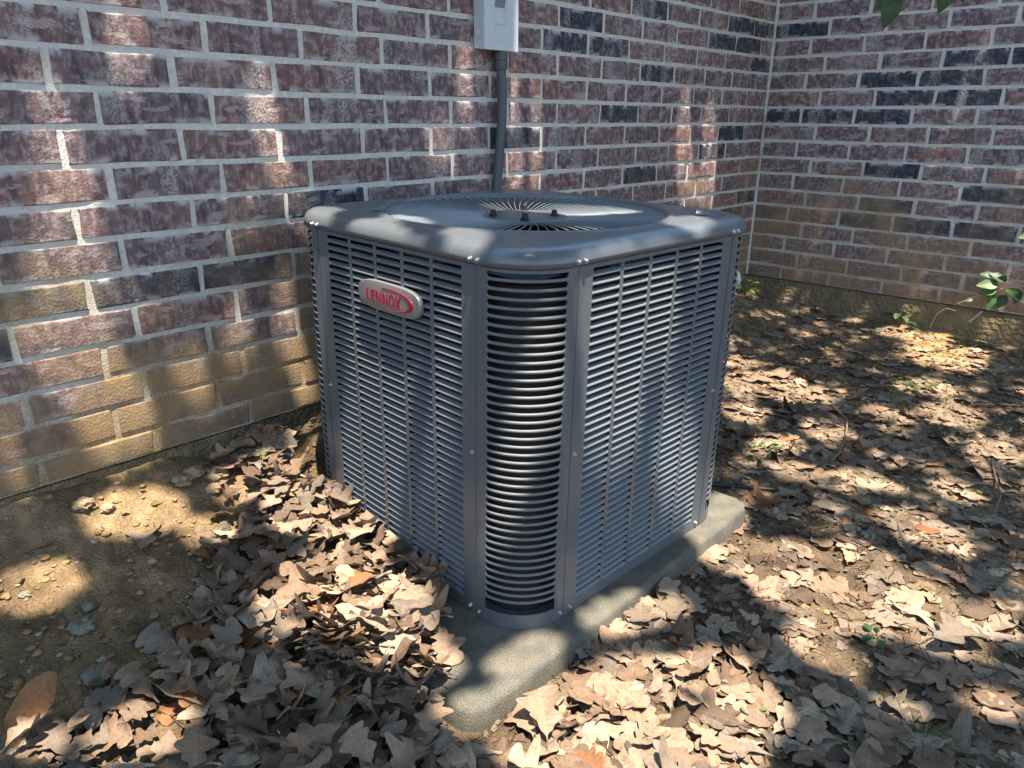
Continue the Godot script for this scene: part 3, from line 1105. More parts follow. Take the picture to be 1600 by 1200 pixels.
func leaf_edge(z: float) -> float:      # west of this line the dirt near the wall is bare
	if z < 0.33: return lerpf(-2.95, -3.13, clampf((z - 0.08) / 0.25, 0, 1))
	if z < 0.52: return lerpf(-3.13, -3.38, (z - 0.33) / 0.19)
	return lerpf(-3.38, -3.9, clampf((z - 0.52) / 0.12, 0, 1))


func on_pad(x: float, z: float) -> bool:
	return x > -3.02 and x < -1.93 and z > 0.06 and z < 1.02


func where_is(p: Vector3) -> String:
	if p.x < -2.78 and p.z < 0.25: return "by the wall behind the pile"
	if p.x < -2.78 and p.z < 1.0:
		var across := "against the louvers" if p.x > -2.90 else "on dirt side" if p.x < -3.15 else "halfway across"
		return "pile %s, %s" % [across, "far end" if p.z < 0.42 else "middle" if p.z < 0.62 else "sunny part" if p.z < 0.82 else "pad end"]
	if p.x < -3.25: return "at the lower left corner"
	if p.x < -3.05: return "below the leaf pile"
	if p.x < -2.86: return "before the pad's near corner"
	if p.x < -2.6: return "beside the pad, near half"
	if p.x < -2.35: return "beside the pad's long side" if p.z < 1.3 else "by the grass tuft"
	if p.x < -1.95: return "beside the pad, far half" if p.z < 1.3 else "right of the grass tuft"
	if p.x < -1.5: return "behind the pad's right corner" if p.z < 1.1 else "right of the pad"
	if p.x < -1.0: return "on shaded ground at right"
	return "on dirt before second wall"


func scatter_leaves() -> void:
	var kinds := []
	for i in 22:
		kinds.append(leaf_mesh([0, 0, 0, 2, 0, 0, 1, 2, 0, 0, 0][i % 11]))
	for i in 11:
		kinds.append(leaf_mesh(1 if i == 6 else 0, 0.35))
	var spots := []      # [transform, kind, tone, weight]
	rng.seed = 77
	var tries := 0
	while spots.size() < 4600 and tries < 60000:
		tries += 1
		var x := rng.randf_range(-4.1, -0.05)
		var z := rng.randf_range(0.03, 2.2)
		var pile := 0.0
		var d := 0.0
		if x < -2.795 or z > 0.975:
			var inside := soft(leaf_edge(z) - 0.06, leaf_edge(z) + 0.10, x)
			if x < -2.795 and z < 1.05:
				pile = inside * soft(0.0, 0.06, z)
				d = inside
			elif x < -2.4: d = inside * lerpf(1.0, 0.62, soft(-2.95, -2.5, x))
			else: d = 0.30 - 0.08 * soft(-1.6, -0.6, x)
			if d < 0.03 and rng.randf() < 0.12 and z > 0.15: d = 0.05
		elif x > -1.99:
			d = 0.27 * soft(0.10, 0.6, z) * (1.0 - 0.6 * soft(-0.8, -0.2, x))
		if on_pad(x, z):
			if x > -2.79 and z < 0.97: continue
			if x > -2.86 and z > 0.72: continue
			if z > 0.80 and x > -2.97: continue
		if x > -3.035 and x < -2.72 and z > 0.86 and z < 1.065: continue
		d *= 0.75 + 0.5 * bump_noise.get_noise_2d(x * 4.0, z * 4.0)
		if rng.randf() > d: continue
		var size := rng.randf_range(0.052, 0.098)
		if rng.randf() < 0.14: size *= 1.3
		if x > -2.3: size *= rng.randf_range(0.75, 1.3)
		if x > -0.9: size *= 0.8
		var y := maxf(ground_at(x, z), natural(x, z) if x > -3.0 and x < -2.78 else -9.0)
		var tilt := rng.randf_range(0.0, 0.10)
		var lift := 0.003 + 0.009 * rng.randf() * rng.randf()
		var which := 22 + rng.randi() % 11 if rng.randf() < 0.8 else rng.randi() % 22
		if pile > 0.0:
			var thick := 0.045 + 0.045 * exp(-(pow((x + 2.98) / 0.16, 2.0) + pow((z - 0.70) / 0.22, 2.0)))
			lift = 0.004 + thick * pile * pow(rng.randf(), 0.8)
			tilt = rng.randf_range(0.05, 1.05) * (1.0 if rng.randf() < 0.6 else 0.45)
			which = rng.randi() % 22
			if x > -2.87: lift += 0.012
		elif d > 0.35 and x < -2.4:
			lift = 0.004 + 0.018 * pow(rng.randf(), 0.9)
			tilt = rng.randf_range(0.0, 0.30)
			if rng.randf() < 0.5: which = rng.randi() % 22
		if on_pad(x, z): y = maxf(y, -0.003)
		var axis := Vector3(cos(rng.randf() * TAU), 0, 0)
		var az := rng.randf() * TAU
		axis = Vector3(cos(az), 0, sin(az))
		var b := Basis(axis, tilt) * Basis(Vector3.UP, rng.randf() * TAU)
		if rng.randf() < 0.4: b = b * Basis(Vector3.BACK, PI)
		var tone: int = [0, 0, 1, 1, 2, 5, 3, 6, 6, 5, 0, 1, 3, 1, 2, 4][rng.randi() % 16]
		if tone == 4 and rng.randf() < 0.6: tone = 0
		spots.append([Transform3D(b.scaled(Vector3.ONE * size), Vector3(x, y + lift, z)), which, tone, size])
	# a drift of leaves that slid in on edge, packed like shingles
	for i in 230:
		var x := rng.randf_range(-3.12, -2.90)
		var z := rng.randf_range(0.60, 0.90)
		if on_pad(x, z) and z > 0.80 and x > -2.97: continue
		var az := -0.72 + rng.randf_range(-0.35, 0.35)
		var lean := Vector3(cos(az), 0, sin(az))
		var b := Basis(Vector3.UP.cross(lean).normalized(), rng.randf_range(0.55, 1.05)) * Basis(Vector3.UP, rng.randf() * TAU)
		spots.append([Transform3D(b.scaled(Vector3.ONE * rng.randf_range(0.06, 0.095)), Vector3(x, maxf(ground_at(x, z), natural(x, z)) + 0.025 + rng.randf() * 0.050, z)), rng.randi() % 22, [0, 0, 1, 3, 6][rng.randi() % 5], 0.08])
	# the ones that show largest get a node of their own
	var order := []
	for i in spots.size():
		var q := seen_at(spots[i][0].origin)
		var w := -1.0
		if absf(q.x) < 1.0 and absf(q.y) < 1.0 and q.z > 0.1:
			w = spots[i][3] / q.z
			var o: Vector3 = spots[i][0].origin
			var top := o.y - natural(o.x, o.z)
			w *= 0.75 + 4.0 * clampf(top, 0.0, 0.12)
		order.append([w, i])
	order.sort_custom(func(p, q): return p[0] > q[0])
	var tones := ["tan", "brown", "grey-brown", "pale", "orange-brown", "dark brown", "dull tan"]
	for k in 286:
		var p: Array = spots[order[k][1]]
		var o := put("oak_leaf", kinds[p[1]], mat["leaf%d" % p[2]], null, p[0])
		var state: String = ["curled", "curled", "oblong", "lobed"][[3, 7, 6].find(p[1] % 11) if [3, 7, 6].has(p[1] % 11) else 3]
		var size: String = "small" if p[3] < 0.070 else "large" if p[3] > 0.092 else "medium"
		var up: float = absf(p[0].basis.y.normalized().y)
		var lie: String = "flat" if up > 0.97 else "slightly tilted" if up > 0.86 else "steep"
		var tip: Vector3 = p[0].basis.z
		var way: String = ("tip rightwards" if tip.x > 0.0 else "tip leftwards") if absf(tip.x) > absf(tip.z) else ("tip outwards" if tip.z > 0.0 else "tip wallwards")
		tag(o, "%s %s %s oak leaf, %s, %s, %s" % [size, state, tones[p[2]], lie, way, where_is(p[0].origin)], "leaf", "dry oak leaves on the ground")
	var base := [[0.40, 0.292, 0.215], [0.295, 0.205, 0.145], [0.25, 0.20, 0.16], [0.48, 0.38, 0.285], [0.35, 0.17, 0.08], [0.165, 0.115, 0.085], [0.33, 0.268, 0.215]]
	for kk in kinds.size():
		var list := []
		for k in range(286, order.size()):
			if spots[order[k][1]][1] == kk: list.append(spots[order[k][1]])
		if list.is_empty(): continue
		var mm := MultiMesh.new()
		mm.transform_format = MultiMesh.TRANSFORM_3D
		mm.use_colors = true
		mm.mesh = kinds[kk]
		mm.instance_count = list.size()
		for i in list.size():
			var p: Array = list[i]
			var c: Array = base[p[2]]
			var g := rng.randf_range(0.65, 1.2)
			mm.set_instance_transform(i, p[0])
			mm.set_instance_color(i, Color(c[0] * g, c[1] * g, c[2] * g))
		var o := MultiMeshInstance3D.new()
		o.multimesh = mm
		o.material_override = mat.leaves
		if kk == 0:
			o.name = "fallen_leaves"
			add_child(o)
			tag(o, "loose carpet of dry oak leaves around and under the larger ones", "leaf litter", "", "stuff")
		else:
			o.name = "leaf_layer_%03d" % kk
			o.set_meta("kind", "stuff")
			get_node("fallen_leaves").add_child(o)


func special_leaf(mesh: Mesh, tone: int, at: Vector3, size: float, turn: Basis, label: String) -> void:
	tag(put("oak_leaf", mesh, mat["leaf%d" % tone], null, Transform3D(turn.scaled(Vector3.ONE * size), at)), label, "leaf", "dry oak leaves on the ground")


func placed_leaves() -> void:
	rng.seed = 5
	var flat := leaf_mesh(0)
	var narrow := leaf_mesh(1)
	var curled := leaf_mesh(2)
	special_leaf(narrow, 4, Vector3(-3.535, 0.068, 0.515), 0.108, Basis(Vector3(-0.60, 0.45, 0.66).cross(Vector3(0.607, 0.756, 0.246)).normalized(), Vector3(-0.60, 0.45, 0.66).normalized(), Vector3(0.607, 0.756, 0.246)).orthonormalized(), "large upright orange-brown leaf at the lower left edge of the bare dirt")
	special_leaf(curled, 0, Vector3(-3.555, 0.055, 0.555), 0.085, Basis(Vector3.UP, 2.0) * Basis(Vector3.BACK, -0.3), "pink-tan crumpled leaf just below the large orange-brown leaf")
	special_leaf(flat, 6, Vector3(-3.215, ground_at(-3.215, 0.19) + 0.012, 0.19), 0.10, Basis(Vector3.UP, 2.6), "lone star-shaped greyish leaf on the sandy dirt below the long wall")
	special_leaf(narrow, 4, Vector3(-3.130, ground_at(-3.13, 0.295) + 0.018, 0.295), 0.085, Basis(Vector3.UP, 2.9) * Basis(Vector3.BACK, 0.35), "rusty brown leaf at the edge between bare dirt and leaf pile")
	special_leaf(flat, 0, Vector3(-2.915, 0.016, 0.845), 0.095, Basis(Vector3.UP, -0.5) * Basis(Vector3.RIGHT, 0.12), "tan four-lobed leaf lying alone on the concrete pad edge")
	special_leaf(narrow, 4, Vector3(-3.40, ground_at(-3.4, 0.535) + 0.012, 0.535), 0.075, Basis(Vector3.UP, -2.0) * Basis(Vector3.BACK, 0.3), "rusty leaf beside the pale stone on the bare dirt")
	special_leaf(flat, 0, Vector3(-2.905, -0.005, 1.095), 0.115, Basis(Vector3.UP, 2.4), "big tan lobed leaf directly in front of the pad's near corner")
	special_leaf(flat, 3, Vector3(-3.03, 0.085, 0.735), 0.12, Basis(Vector3.UP, 0.6) * Basis(Vector3.RIGHT, 0.25), "broad pale leaf on top of the sunlit leaf pile")
	special_leaf(curled, 4, Vector3(-2.985, 0.10, 0.665), 0.075, Basis(Vector3.UP, 1.6), "golden orange curled leaf on top of the leaf pile")
	special_leaf(flat, 2, Vector3(-2.13, -0.028, 1.56), 0.13, Basis(Vector3.UP, 1.1) * Basis(Vector3.RIGHT, 0.1), "wide grey-brown leaf by the grass tuft at the lower right")
	special_leaf(flat, 1, Vector3(-2.965, 0.155, 0.095), 0.105, Basis(Vector3.UP, 1.9) * Basis(Vector3.RIGHT, 0.35), "light brown leaf leaning on the wall foot beside the pile")
	special_leaf(curled, 0, Vector3(-2.845, 0.085, 0.40), 0.10, Basis(Vector3.UP, 2.2) * Basis(Vector3.RIGHT, 0.5), "large tan leaf standing on edge against the louvers")
	special_leaf(narrow, 1, Vector3(-2.825, 0.075, 0.52), 0.075, Basis(Vector3.UP, 1.2) * Basis(Vector3.RIGHT, -1.1), "folded brown leaf standing upright against the louvers")


func many(called: String, mesh: Mesh, material: Material, where: Array, tints: Array, label: String, category: String) -> void:
	var mm := MultiMesh.new()
	mm.transform_format = MultiMesh.TRANSFORM_3D
	mm.use_colors = true
	mm.mesh = mesh
	mm.instance_count = where.size()
	for i in where.size():
		mm.set_instance_transform(i, where[i])
		mm.set_instance_color(i, tints[i])
	var o := MultiMeshInstance3D.new()
	o.multimesh = mm
	o.material_override = material
	o.name = numbered(called)
	add_child(o)
	tag(o, label, category, "", "stuff")


func rock_mesh(sd: int, flatness := 0.6) -> ArrayMesh:
	var s := Shape.new()
	var pts := PackedVector3Array()
	var fine := 1 if sd < 5 else 2
	var na := 10 * fine
	var nb := 7 * fine
	for j in nb + 1:
		for i in na + 1:
			var a := TAU * (i % na) / na
			var b := PI * j / nb
			var d := Vector3(sin(b) * cos(a), cos(b), sin(b) * sin(a))
			var r := 1.0 + 0.45 * bump_noise.get_noise_3d(d.x * 1.3 + sd * 31.0, d.y * 1.3, d.z * 1.3) + 0.55 * bump_noise.get_noise_3d(d.x * 3.1 + sd * 17.0, d.y * 3.1, d.z * 3.1)
			pts.append(Vector3(d.x * r, d.y * r * flatness, d.z * r) * 0.5)
	s.grid(pts, na + 1, nb + 1, true, true)
	return s.mesh()


func scatter_litter() -> void:
	rng.seed = 99
	var bits := Shape.new()      # a torn, bent scrap of leaf
	var pts := PackedVector3Array([Vector3(-0.5, 0.05, -0.35), Vector3(0.05, -0.05, -0.5), Vector3(0.45, 0.12, -0.2), Vector3(-0.4, 0.12, 0.1), Vector3(0.0, 0.0, 0.0), Vector3(0.5, 0.02, 0.15), Vector3(-0.15, 0.02, 0.5), Vector3(0.1, 0.09, 0.4), Vector3(0.3, 0.2, 0.42)])
	bits.grid(pts, 3, 3, false, false, PackedVector2Array([Vector2(0.2, 0.2), Vector2(0.5, 0.2), Vector2(0.8, 0.2), Vector2(0.2, 0.5), Vector2(0.5, 0.5), Vector2(0.8, 0.5), Vector2(0.2, 0.8), Vector2(0.5, 0.8), Vector2(0.8, 0.8)]))
	var where := []
	var tints := []
	while where.size() < 9000:
		var x := rng.randf_range(-4.0, -0.02)
		var z := rng.randf_range(0.02, 2.2)
		if on_pad(x, z): continue
		var d := 1.0 if x > -2.8 or x > leaf_edge(z) else 0.20
		if x > -0.5 or z < 0.3: d *= 0.5
		if rng.randf() > d: continue
		var b := Basis(Vector3(rng.randf() - 0.5, 0, rng.randf() - 0.5).normalized(), rng.randf_range(-0.6, 0.6)) * Basis(Vector3.UP, rng.randf() * TAU)
		var size := rng.randf_range(0.004, 0.024) * rng.randf_range(0.6, 1.0)
		where.append(Transform3D(b.scaled(Vector3(size, size, size * rng.randf_range(0.4, 1.0))), Vector3(x, ground_at(x, z) + 0.002 + 0.004 * rng.randf(), z)))
		var g := rng.randf_range(0.45, 1.1)
		tints.append(Color(0.32 * g, 0.26 * g * rng.randf_range(0.9, 1.05), 0.205 * g))
	many("leaf_crumbs", bits.mesh(), mat.leaves, where, tints, "broken brown scraps of leaf scattered over the dirt", "leaf litter")
	var stick := Shape.new()
	stick.tube([Vector3(0, 0, -0.5), Vector3(0.03, 0.02, -0.1), Vector3(-0.02, 0.03, 0.25), Vector3(0.02, 0.0, 0.5)], [0.012, 0.016, 0.014, 0.008], 4, false)
	where = []
	tints = []
	while where.size() < 3200:
		var x := rng.randf_range(-3.9, -0.05)
		var z := rng.randf_range(0.05, 2.2)
		if on_pad(x, z): continue
		if x < leaf_edge(z) and rng.randf() > 0.1: continue
		var b := Basis(Vector3.UP, rng.randf() * TAU) * Basis(Vector3.RIGHT, rng.randf_range(-0.12, 0.12))
		var size := rng.randf_range(0.02, 0.085)
		where.append(Transform3D(b.scaled(Vector3(0.055, 0.055, size)), Vector3(x, ground_at(x, z) + 0.004 + 0.006 * rng.randf(), z)))
		var g := rng.randf_range(0.3, 1.2)
		tints.append(Color(0.27 * g, 0.20 * g, 0.145 * g))
	many("twig_bits", stick.mesh(), mat.clod, where, tints, "thin dry twigs and needles scattered through the litter", "twigs")
	where = []
	tints = []
	while where.size() < 10000:
		var x := rng.randf_range(-4.0, -0.01)
		var z := rng.randf_range(0.01, 2.2)
		if on_pad(x, z): continue
		var bare := 1.0 if x < leaf_edge(z) else 0.18 + 0.5 * soft(-1.5, -0.4, x)
		if rng.randf() > bare: continue
		var size := 0.0028 + 0.017 * pow(rng.randf(), 5.0)
		where.append(Transform3D(Basis(Vector3.UP, rng.randf() * TAU).scaled(Vector3.ONE * size), Vector3(x, ground_at(x, z) + size * 0.1, z)))
		var pale := rng.randf() < 0.10
		var g := rng.randf_range(0.7, 1.2)
		tints.append(Color(1.1 * g, 1.15 * g, 1.4 * g) if pale else Color(0.72 * g, 0.66 * g, 0.58 * g))
	many("grit", rock_mesh(3), mat.clod, where, tints, "small clods and pebbles lying on the bare dirt", "grit")
	# stones and clods that can be told apart
	for q in [[-3.420, 0.465, 0.050, "pale grey-green stone on the bare dirt at the left"], [-3.400, 0.345, 0.046, "sandy pale stone near the rusty leaf on the bare dirt"], [-3.375, 0.305, 0.022, "small cream stone just behind the sandy pale stone"], [-3.455, 0.205, 0.020, "small white stone in the sunny patch of dirt at the left edge"], [-2.155, 0.155, 0.0, ""]]:
		if q[2] == 0.0: continue
		tag(put("stone", rock_mesh(int(q[2] * 1000), 0.62), mat.stone, null, Transform3D(Basis(Vector3.UP, q[2] * 90.0).scaled(Vector3.ONE * q[2]), Vector3(q[0], ground_at(q[0], q[1]) + q[2] * 0.12, q[1]))), q[3], "stone")
	var cs := [[-3.285, 0.055, 0.05, "first clod from the left picture edge at the foot of the long wall"], [-3.245, 0.075, 0.035, "small clod beside the first one at the wall foot"], [-3.075, 0.085, 0.055, "sunlit sandy clod where the wall foot comes into view"], [-3.040, 0.072, 0.060, "sandy clod touching the wall footing"], [-2.995, 0.088, 0.070, "largest sandy clod, leaning on the footing by the leaf pile"], [-3.020, 0.125, 0.045, "clod in front of the largest sandy clod"]]
	for q in cs:
		var m := plain(linear(0.36, 0.27, 0.15), 1.0)
		tag(put("dirt_clod", rock_mesh(int(q[2] * 1000) + 7, 0.6), mat.clod, null, Transform3D(Basis(Vector3.UP, q[0] * 9.0).scaled(Vector3.ONE * q[2] * 0.8), Vector3(q[0], ground_at(q[0], q[1]) + q[2] * 0.2, q[1]))), q[3], "clod", "sandy clods at the wall foot")
	# hose and twigs
	var s := Shape.new()
	var path := []
	var rad := []
	for q in [[-2.02, 0.78], [-1.94, 0.82], [-1.88, 0.862], [-1.80, 0.95], [-1.75, 1.00], [-1.71, 1.045]]:
		path.append(Vector3(q[0], ground_at(q[0], q[1]) + 0.008, q[1]))
		rad.append(0.0048)
	s.tube(path, rad, 10)
	tag(put("hose", s.mesh(), mat.rubber), "black rubber hose lying in the leaves behind the right pad edge", "hose")
	for q in [["thin curved dark twig lying on the ground right of the hose", [[-1.50, 1.06], [-1.42, 1.055], [-1.30, 1.03], [-1.20, 1.00], [-1.13, 0.975], [-1.06, 0.90]], 0.0035], ["dark twig crossing the shaded litter at the right", [[-1.46, 1.50], [-1.33, 1.49], [-1.2, 1.44], [-1.12, 1.42]], 0.003]]:
		s = Shape.new()
		path = []
		rad = []
		for w in q[1]:
			path.append(Vector3(w[0], ground_at(w[0], w[1]) + 0.016, w[1]))
			rad.append(q[2])
		s.tube(path, rad, 6)
		tag(put("twig", s.mesh(), mat.twig), q[0], "twig")
	s = Shape.new()
	s.tube([Vector3(-0.10, 0.165, 1.085), Vector3(-0.085, 0.205, 1.115), Vector3(-0.08, 0.215, 1.122)], [0.005, 0.005, 0.004], 6)
	tag(put("twig", s.mesh(), mat.stick), "short pale stick leaning on the second wall below the vine", "twig")


# ------------------------------------------------------------------ plants
func green_leaf() -> ArrayMesh:      # an ovate leaf of length 1 along +z from its stalk
	var s := Shape.new()
	var pts := PackedVector3Array()
	var uvs := PackedVector2Array()
	for j in 9:
		var t := j / 8.0
		var w := 0.30 * pow(sin(PI * pow(t, 0.72)), 0.9) + 0.004
		for i in 5:
			var u := (i - 2) / 2.0
			pts.append(Vector3(w * u, 0.10 * absf(w * u) * 2.0 - 0.22 * t * t + 0.015 * sin(t * 14.0) * absf(u), t))
			uvs.append(Vector2(0.5 + w * u, clampf(t, 0.02, 0.98)))
	s.grid(pts, 5, 9, false, false, uvs)
	return s.mesh()


func blade(s: Shape, at: Vector3, dir: Vector3, length: float, width: float, droop: float) -> void:
	var side := dir.cross(Vector3.UP).normalized()
	var pts := PackedVector3Array()
	for j in 6:
		var t := j / 5.0
		var p := at + dir * length * t - Vector3.UP * droop * length * t * t
		for i in 3:
			pts.append(p + side * width * (i - 1) * (1.0 - t * 0.92) + Vector3.UP * (0.25 * width * absf(i - 1)))
	s.grid(pts, 3, 6)


func build_plants() -> void:
	rng.seed = 321
	var gl := green_leaf()
	# weeds: low clumps of leaves
	var weeds := [["leafy green weed growing at the foot of the wall corner", Vector3(-0.20, 0.0, 0.10), 13, 0.045, 0.07, 1, 0.075], ["bright green low weed on the ground right of the condenser", Vector3(-1.555, 0.0, 0.880), 9, 0.020, 0.035, 1, 0.03], ["duller green weed nearer the condenser than the bright one", Vector3(-1.655, 0.0, 0.845), 9, 0.020, 0.04, 0, 0.03],
		["dark green seedling in the shaded litter at the right", Vector3(-2.225, 0.0, 1.440), 5, 0.020, 0.018, 0, 0.03], ["two-leaved green seedling among leaves before the pad", Vector3(-2.60, 0.0, 1.350), 3, 0.017, 0.010, 1, 0.02], ["small green seedling at the lower edge left of the grass tuft", Vector3(-2.545, 0.0, 1.515), 4, 0.017, 0.014, 1, 0.02],
		["faint dark weed against the footing of the second wall", Vector3(-0.04, 0.0, 0.80), 10, 0.045, 0.05, 0, 0.08], ["sparse green weed on the gravelly dirt before the second wall", Vector3(-0.66, 0.0, 1.05), 14, 0.03, 0.08, 0, 0.04], ["tiny green sprout in the leaf pile near the wall", Vector3(-2.90, 0.06, 0.145), 3, 0.014, 0.01, 1, 0.03]]
	for w in weeds:
		var c: Vector3 = w[1]
		var t := thing("weed", w[0], "weed", Vector3(c.x, ground_at(c.x, c.z) + c.y, c.z), "small green weeds")
		var stem := Shape.new()
		for i in w[2]:
			var az: float = TAU * i / w[2] + rng.randf_range(-0.3, 0.3)
			var r: float = w[4] * sqrt(rng.randf())
			var tip := Vector3(cos(az) * r, w[6] * rng.randf_range(0.4, 1.0), sin(az) * r)
			stem.tube([Vector3.ZERO, tip * Vector3(0.4, 0.7, 0.4), tip], [0.0012, 0.001, 0.0008], 4, false)
			var b := Basis(Vector3.UP, -az + PI / 2.0 + rng.randf_range(-0.6, 0.6)) * Basis(Vector3.RIGHT, rng.randf_range(-0.35, 0.3))
			put("leaf", gl, mat["green%d" % w[5]], t, Transform3D(b.scaled(Vector3.ONE * w[3] * rng.randf_range(0.75, 1.3)), tip))
		put("stem", stem.mesh(), mat["green%d" % w[5]], t)
	# grasses
	for g in [["tuft of thin grass at the lower right", Vector3(-2.455, 0, 1.600), 46, 0.05, 0.15], ["short blades of grass in the sunny leaves at the right", Vector3(-2.130, 0, 1.490), 4, 0.05, 0.07], ["wispy dry weed stalk on the dirt near the wall corner", Vector3(-0.55, 0, 0.39), 6, 0.05, 0.13], ["thin grass shoots by the pad's long side", Vector3(-2.60, 0, 1.10), 6, 0.03, 0.06]]:
		var c: Vector3 = g[1]
		var t := thing("grass_tuft", g[0], "grass", Vector3(c.x, ground_at(c.x, c.z), c.z))
		for i in g[2]:
			var s := Shape.new()
			var az := rng.randf() * TAU
			var up := rng.randf_range(0.5, 1.4)
			blade(s, Vector3(rng.randf_range(-1, 1), 0, rng.randf_range(-1, 1)) * 0.018, Vector3(cos(az), up, sin(az)).normalized(), rng.randf_range(g[3], g[4]), 0.0016, rng.randf_range(0.1, 0.7))
			put("blade", s.mesh(), mat["green%d" % (0 if i % 3 else 1)], t)
	# vine at the right edge
	var vine := thing("vine", "leafy green vine sprig reaching in front of the second brick wall at the right edge", "vine", Vector3(-0.10, 0.10, 1.45))
	var o := vine.position
	var st := Shape.new()
	st.tube([Vector3(-0.10, 0.08, 1.50) - o, Vector3(-0.10, 0.30, 1.42) - o, Vector3(-0.11, 0.36, 1.28) - o, Vector3(-0.12, 0.325, 1.17) - o, Vector3(-0.12, 0.285, 1.10) - o, Vector3(-0.12, 0.24, 1.03) - o], [0.005, 0.0045, 0.004, 0.0032, 0.0026, 0.001], 7)
	st.tube([Vector3(-0.10, 0.30, 1.42) - o, Vector3(-0.10, 0.55, 1.36) - o, Vector3(-0.11, 0.80, 1.30) - o, Vector3(-0.11, 1.0, 1.3) - o], [0.0045, 0.004, 0.003, 0.002], 7)
	put("stem", st.mesh(), mat.stick, vine)
	var vl := [[Vector3(-0.12, 0.305, 1.150), 0.085, Vector3(-0.35, -0.9, 0.1), 2], [Vector3(-0.12, 0.345, 1.165), 0.095, Vector3(-0.5, 0.0, -0.75), 2], [Vector3(-0.12, 0.325, 1.160), 0.080, Vector3(-0.6, -0.25, -0.7), 2], [Vector3(-0.11, 0.36, 1.19), 0.085, Vector3(-0.2, 0.35, -0.6), 0], [Vector3(-0.12, 0.335, 1.20), 0.090, Vector3(-0.5, -0.2, 0.5), 0], [Vector3(-0.11, 0.335, 1.23), 0.085, Vector3(-0.6, -0.45, 0.2), 0], [Vector3(-0.11, 0.36, 1.26), 0.09, Vector3(-0.4, -0.1, 0.8), 0],
		[Vector3(-0.10, 0.30, 1.20), 0.085, Vector3(-0.4, -0.7, -0.4), 0], [Vector3(-0.11, 0.56, 1.26), 0.085, Vector3(-0.5, -0.1, -0.7), 2], [Vector3(-0.11, 0.535, 1.28), 0.09, Vector3(-0.5, -0.4, -0.6), 2], [Vector3(-0.11, 0.70, 1.26), 0.085, Vector3(-0.4, 0.05, -0.8), 0], [Vector3(-0.11, 0.80, 1.24), 0.085, Vector3(-0.4, -0.2, -0.8), 0], [Vector3(-0.12, 0.27, 1.085), 0.035, Vector3(-0.5, -0.2, -0.6), 2], [Vector3(-0.115, 0.375, 1.14), 0.06, Vector3(-0.3, 0.2, -0.8), 0]]
	for q in vl:
		var d: Vector3 = q[2].normalized()
		var side := d.cross(Vector3(-0.55, 0.6, 0.45)).normalized()
		put("leaf", gl, mat["green%d" % q[3]], vine, Transform3D(Basis(side, d.cross(side) * -1.0, d).scaled(Vector3.ONE * q[1] * 0.85), q[0] - o))
	var dg := Shape.new()
	dg.tube([Vector3(-0.05, 0.10, 0.93), Vector3(-0.06, 0.17, 0.95), Vector3(-0.08, 0.205, 0.985), Vector3(-0.10, 0.205, 1.03)], [0.0018, 0.0016, 0.0012, 0.0006], 5)
	tag(put("grass_stalk", dg.mesh(), mat.stick), "arched dry grass stalk in front of the second wall's footing", "grass")


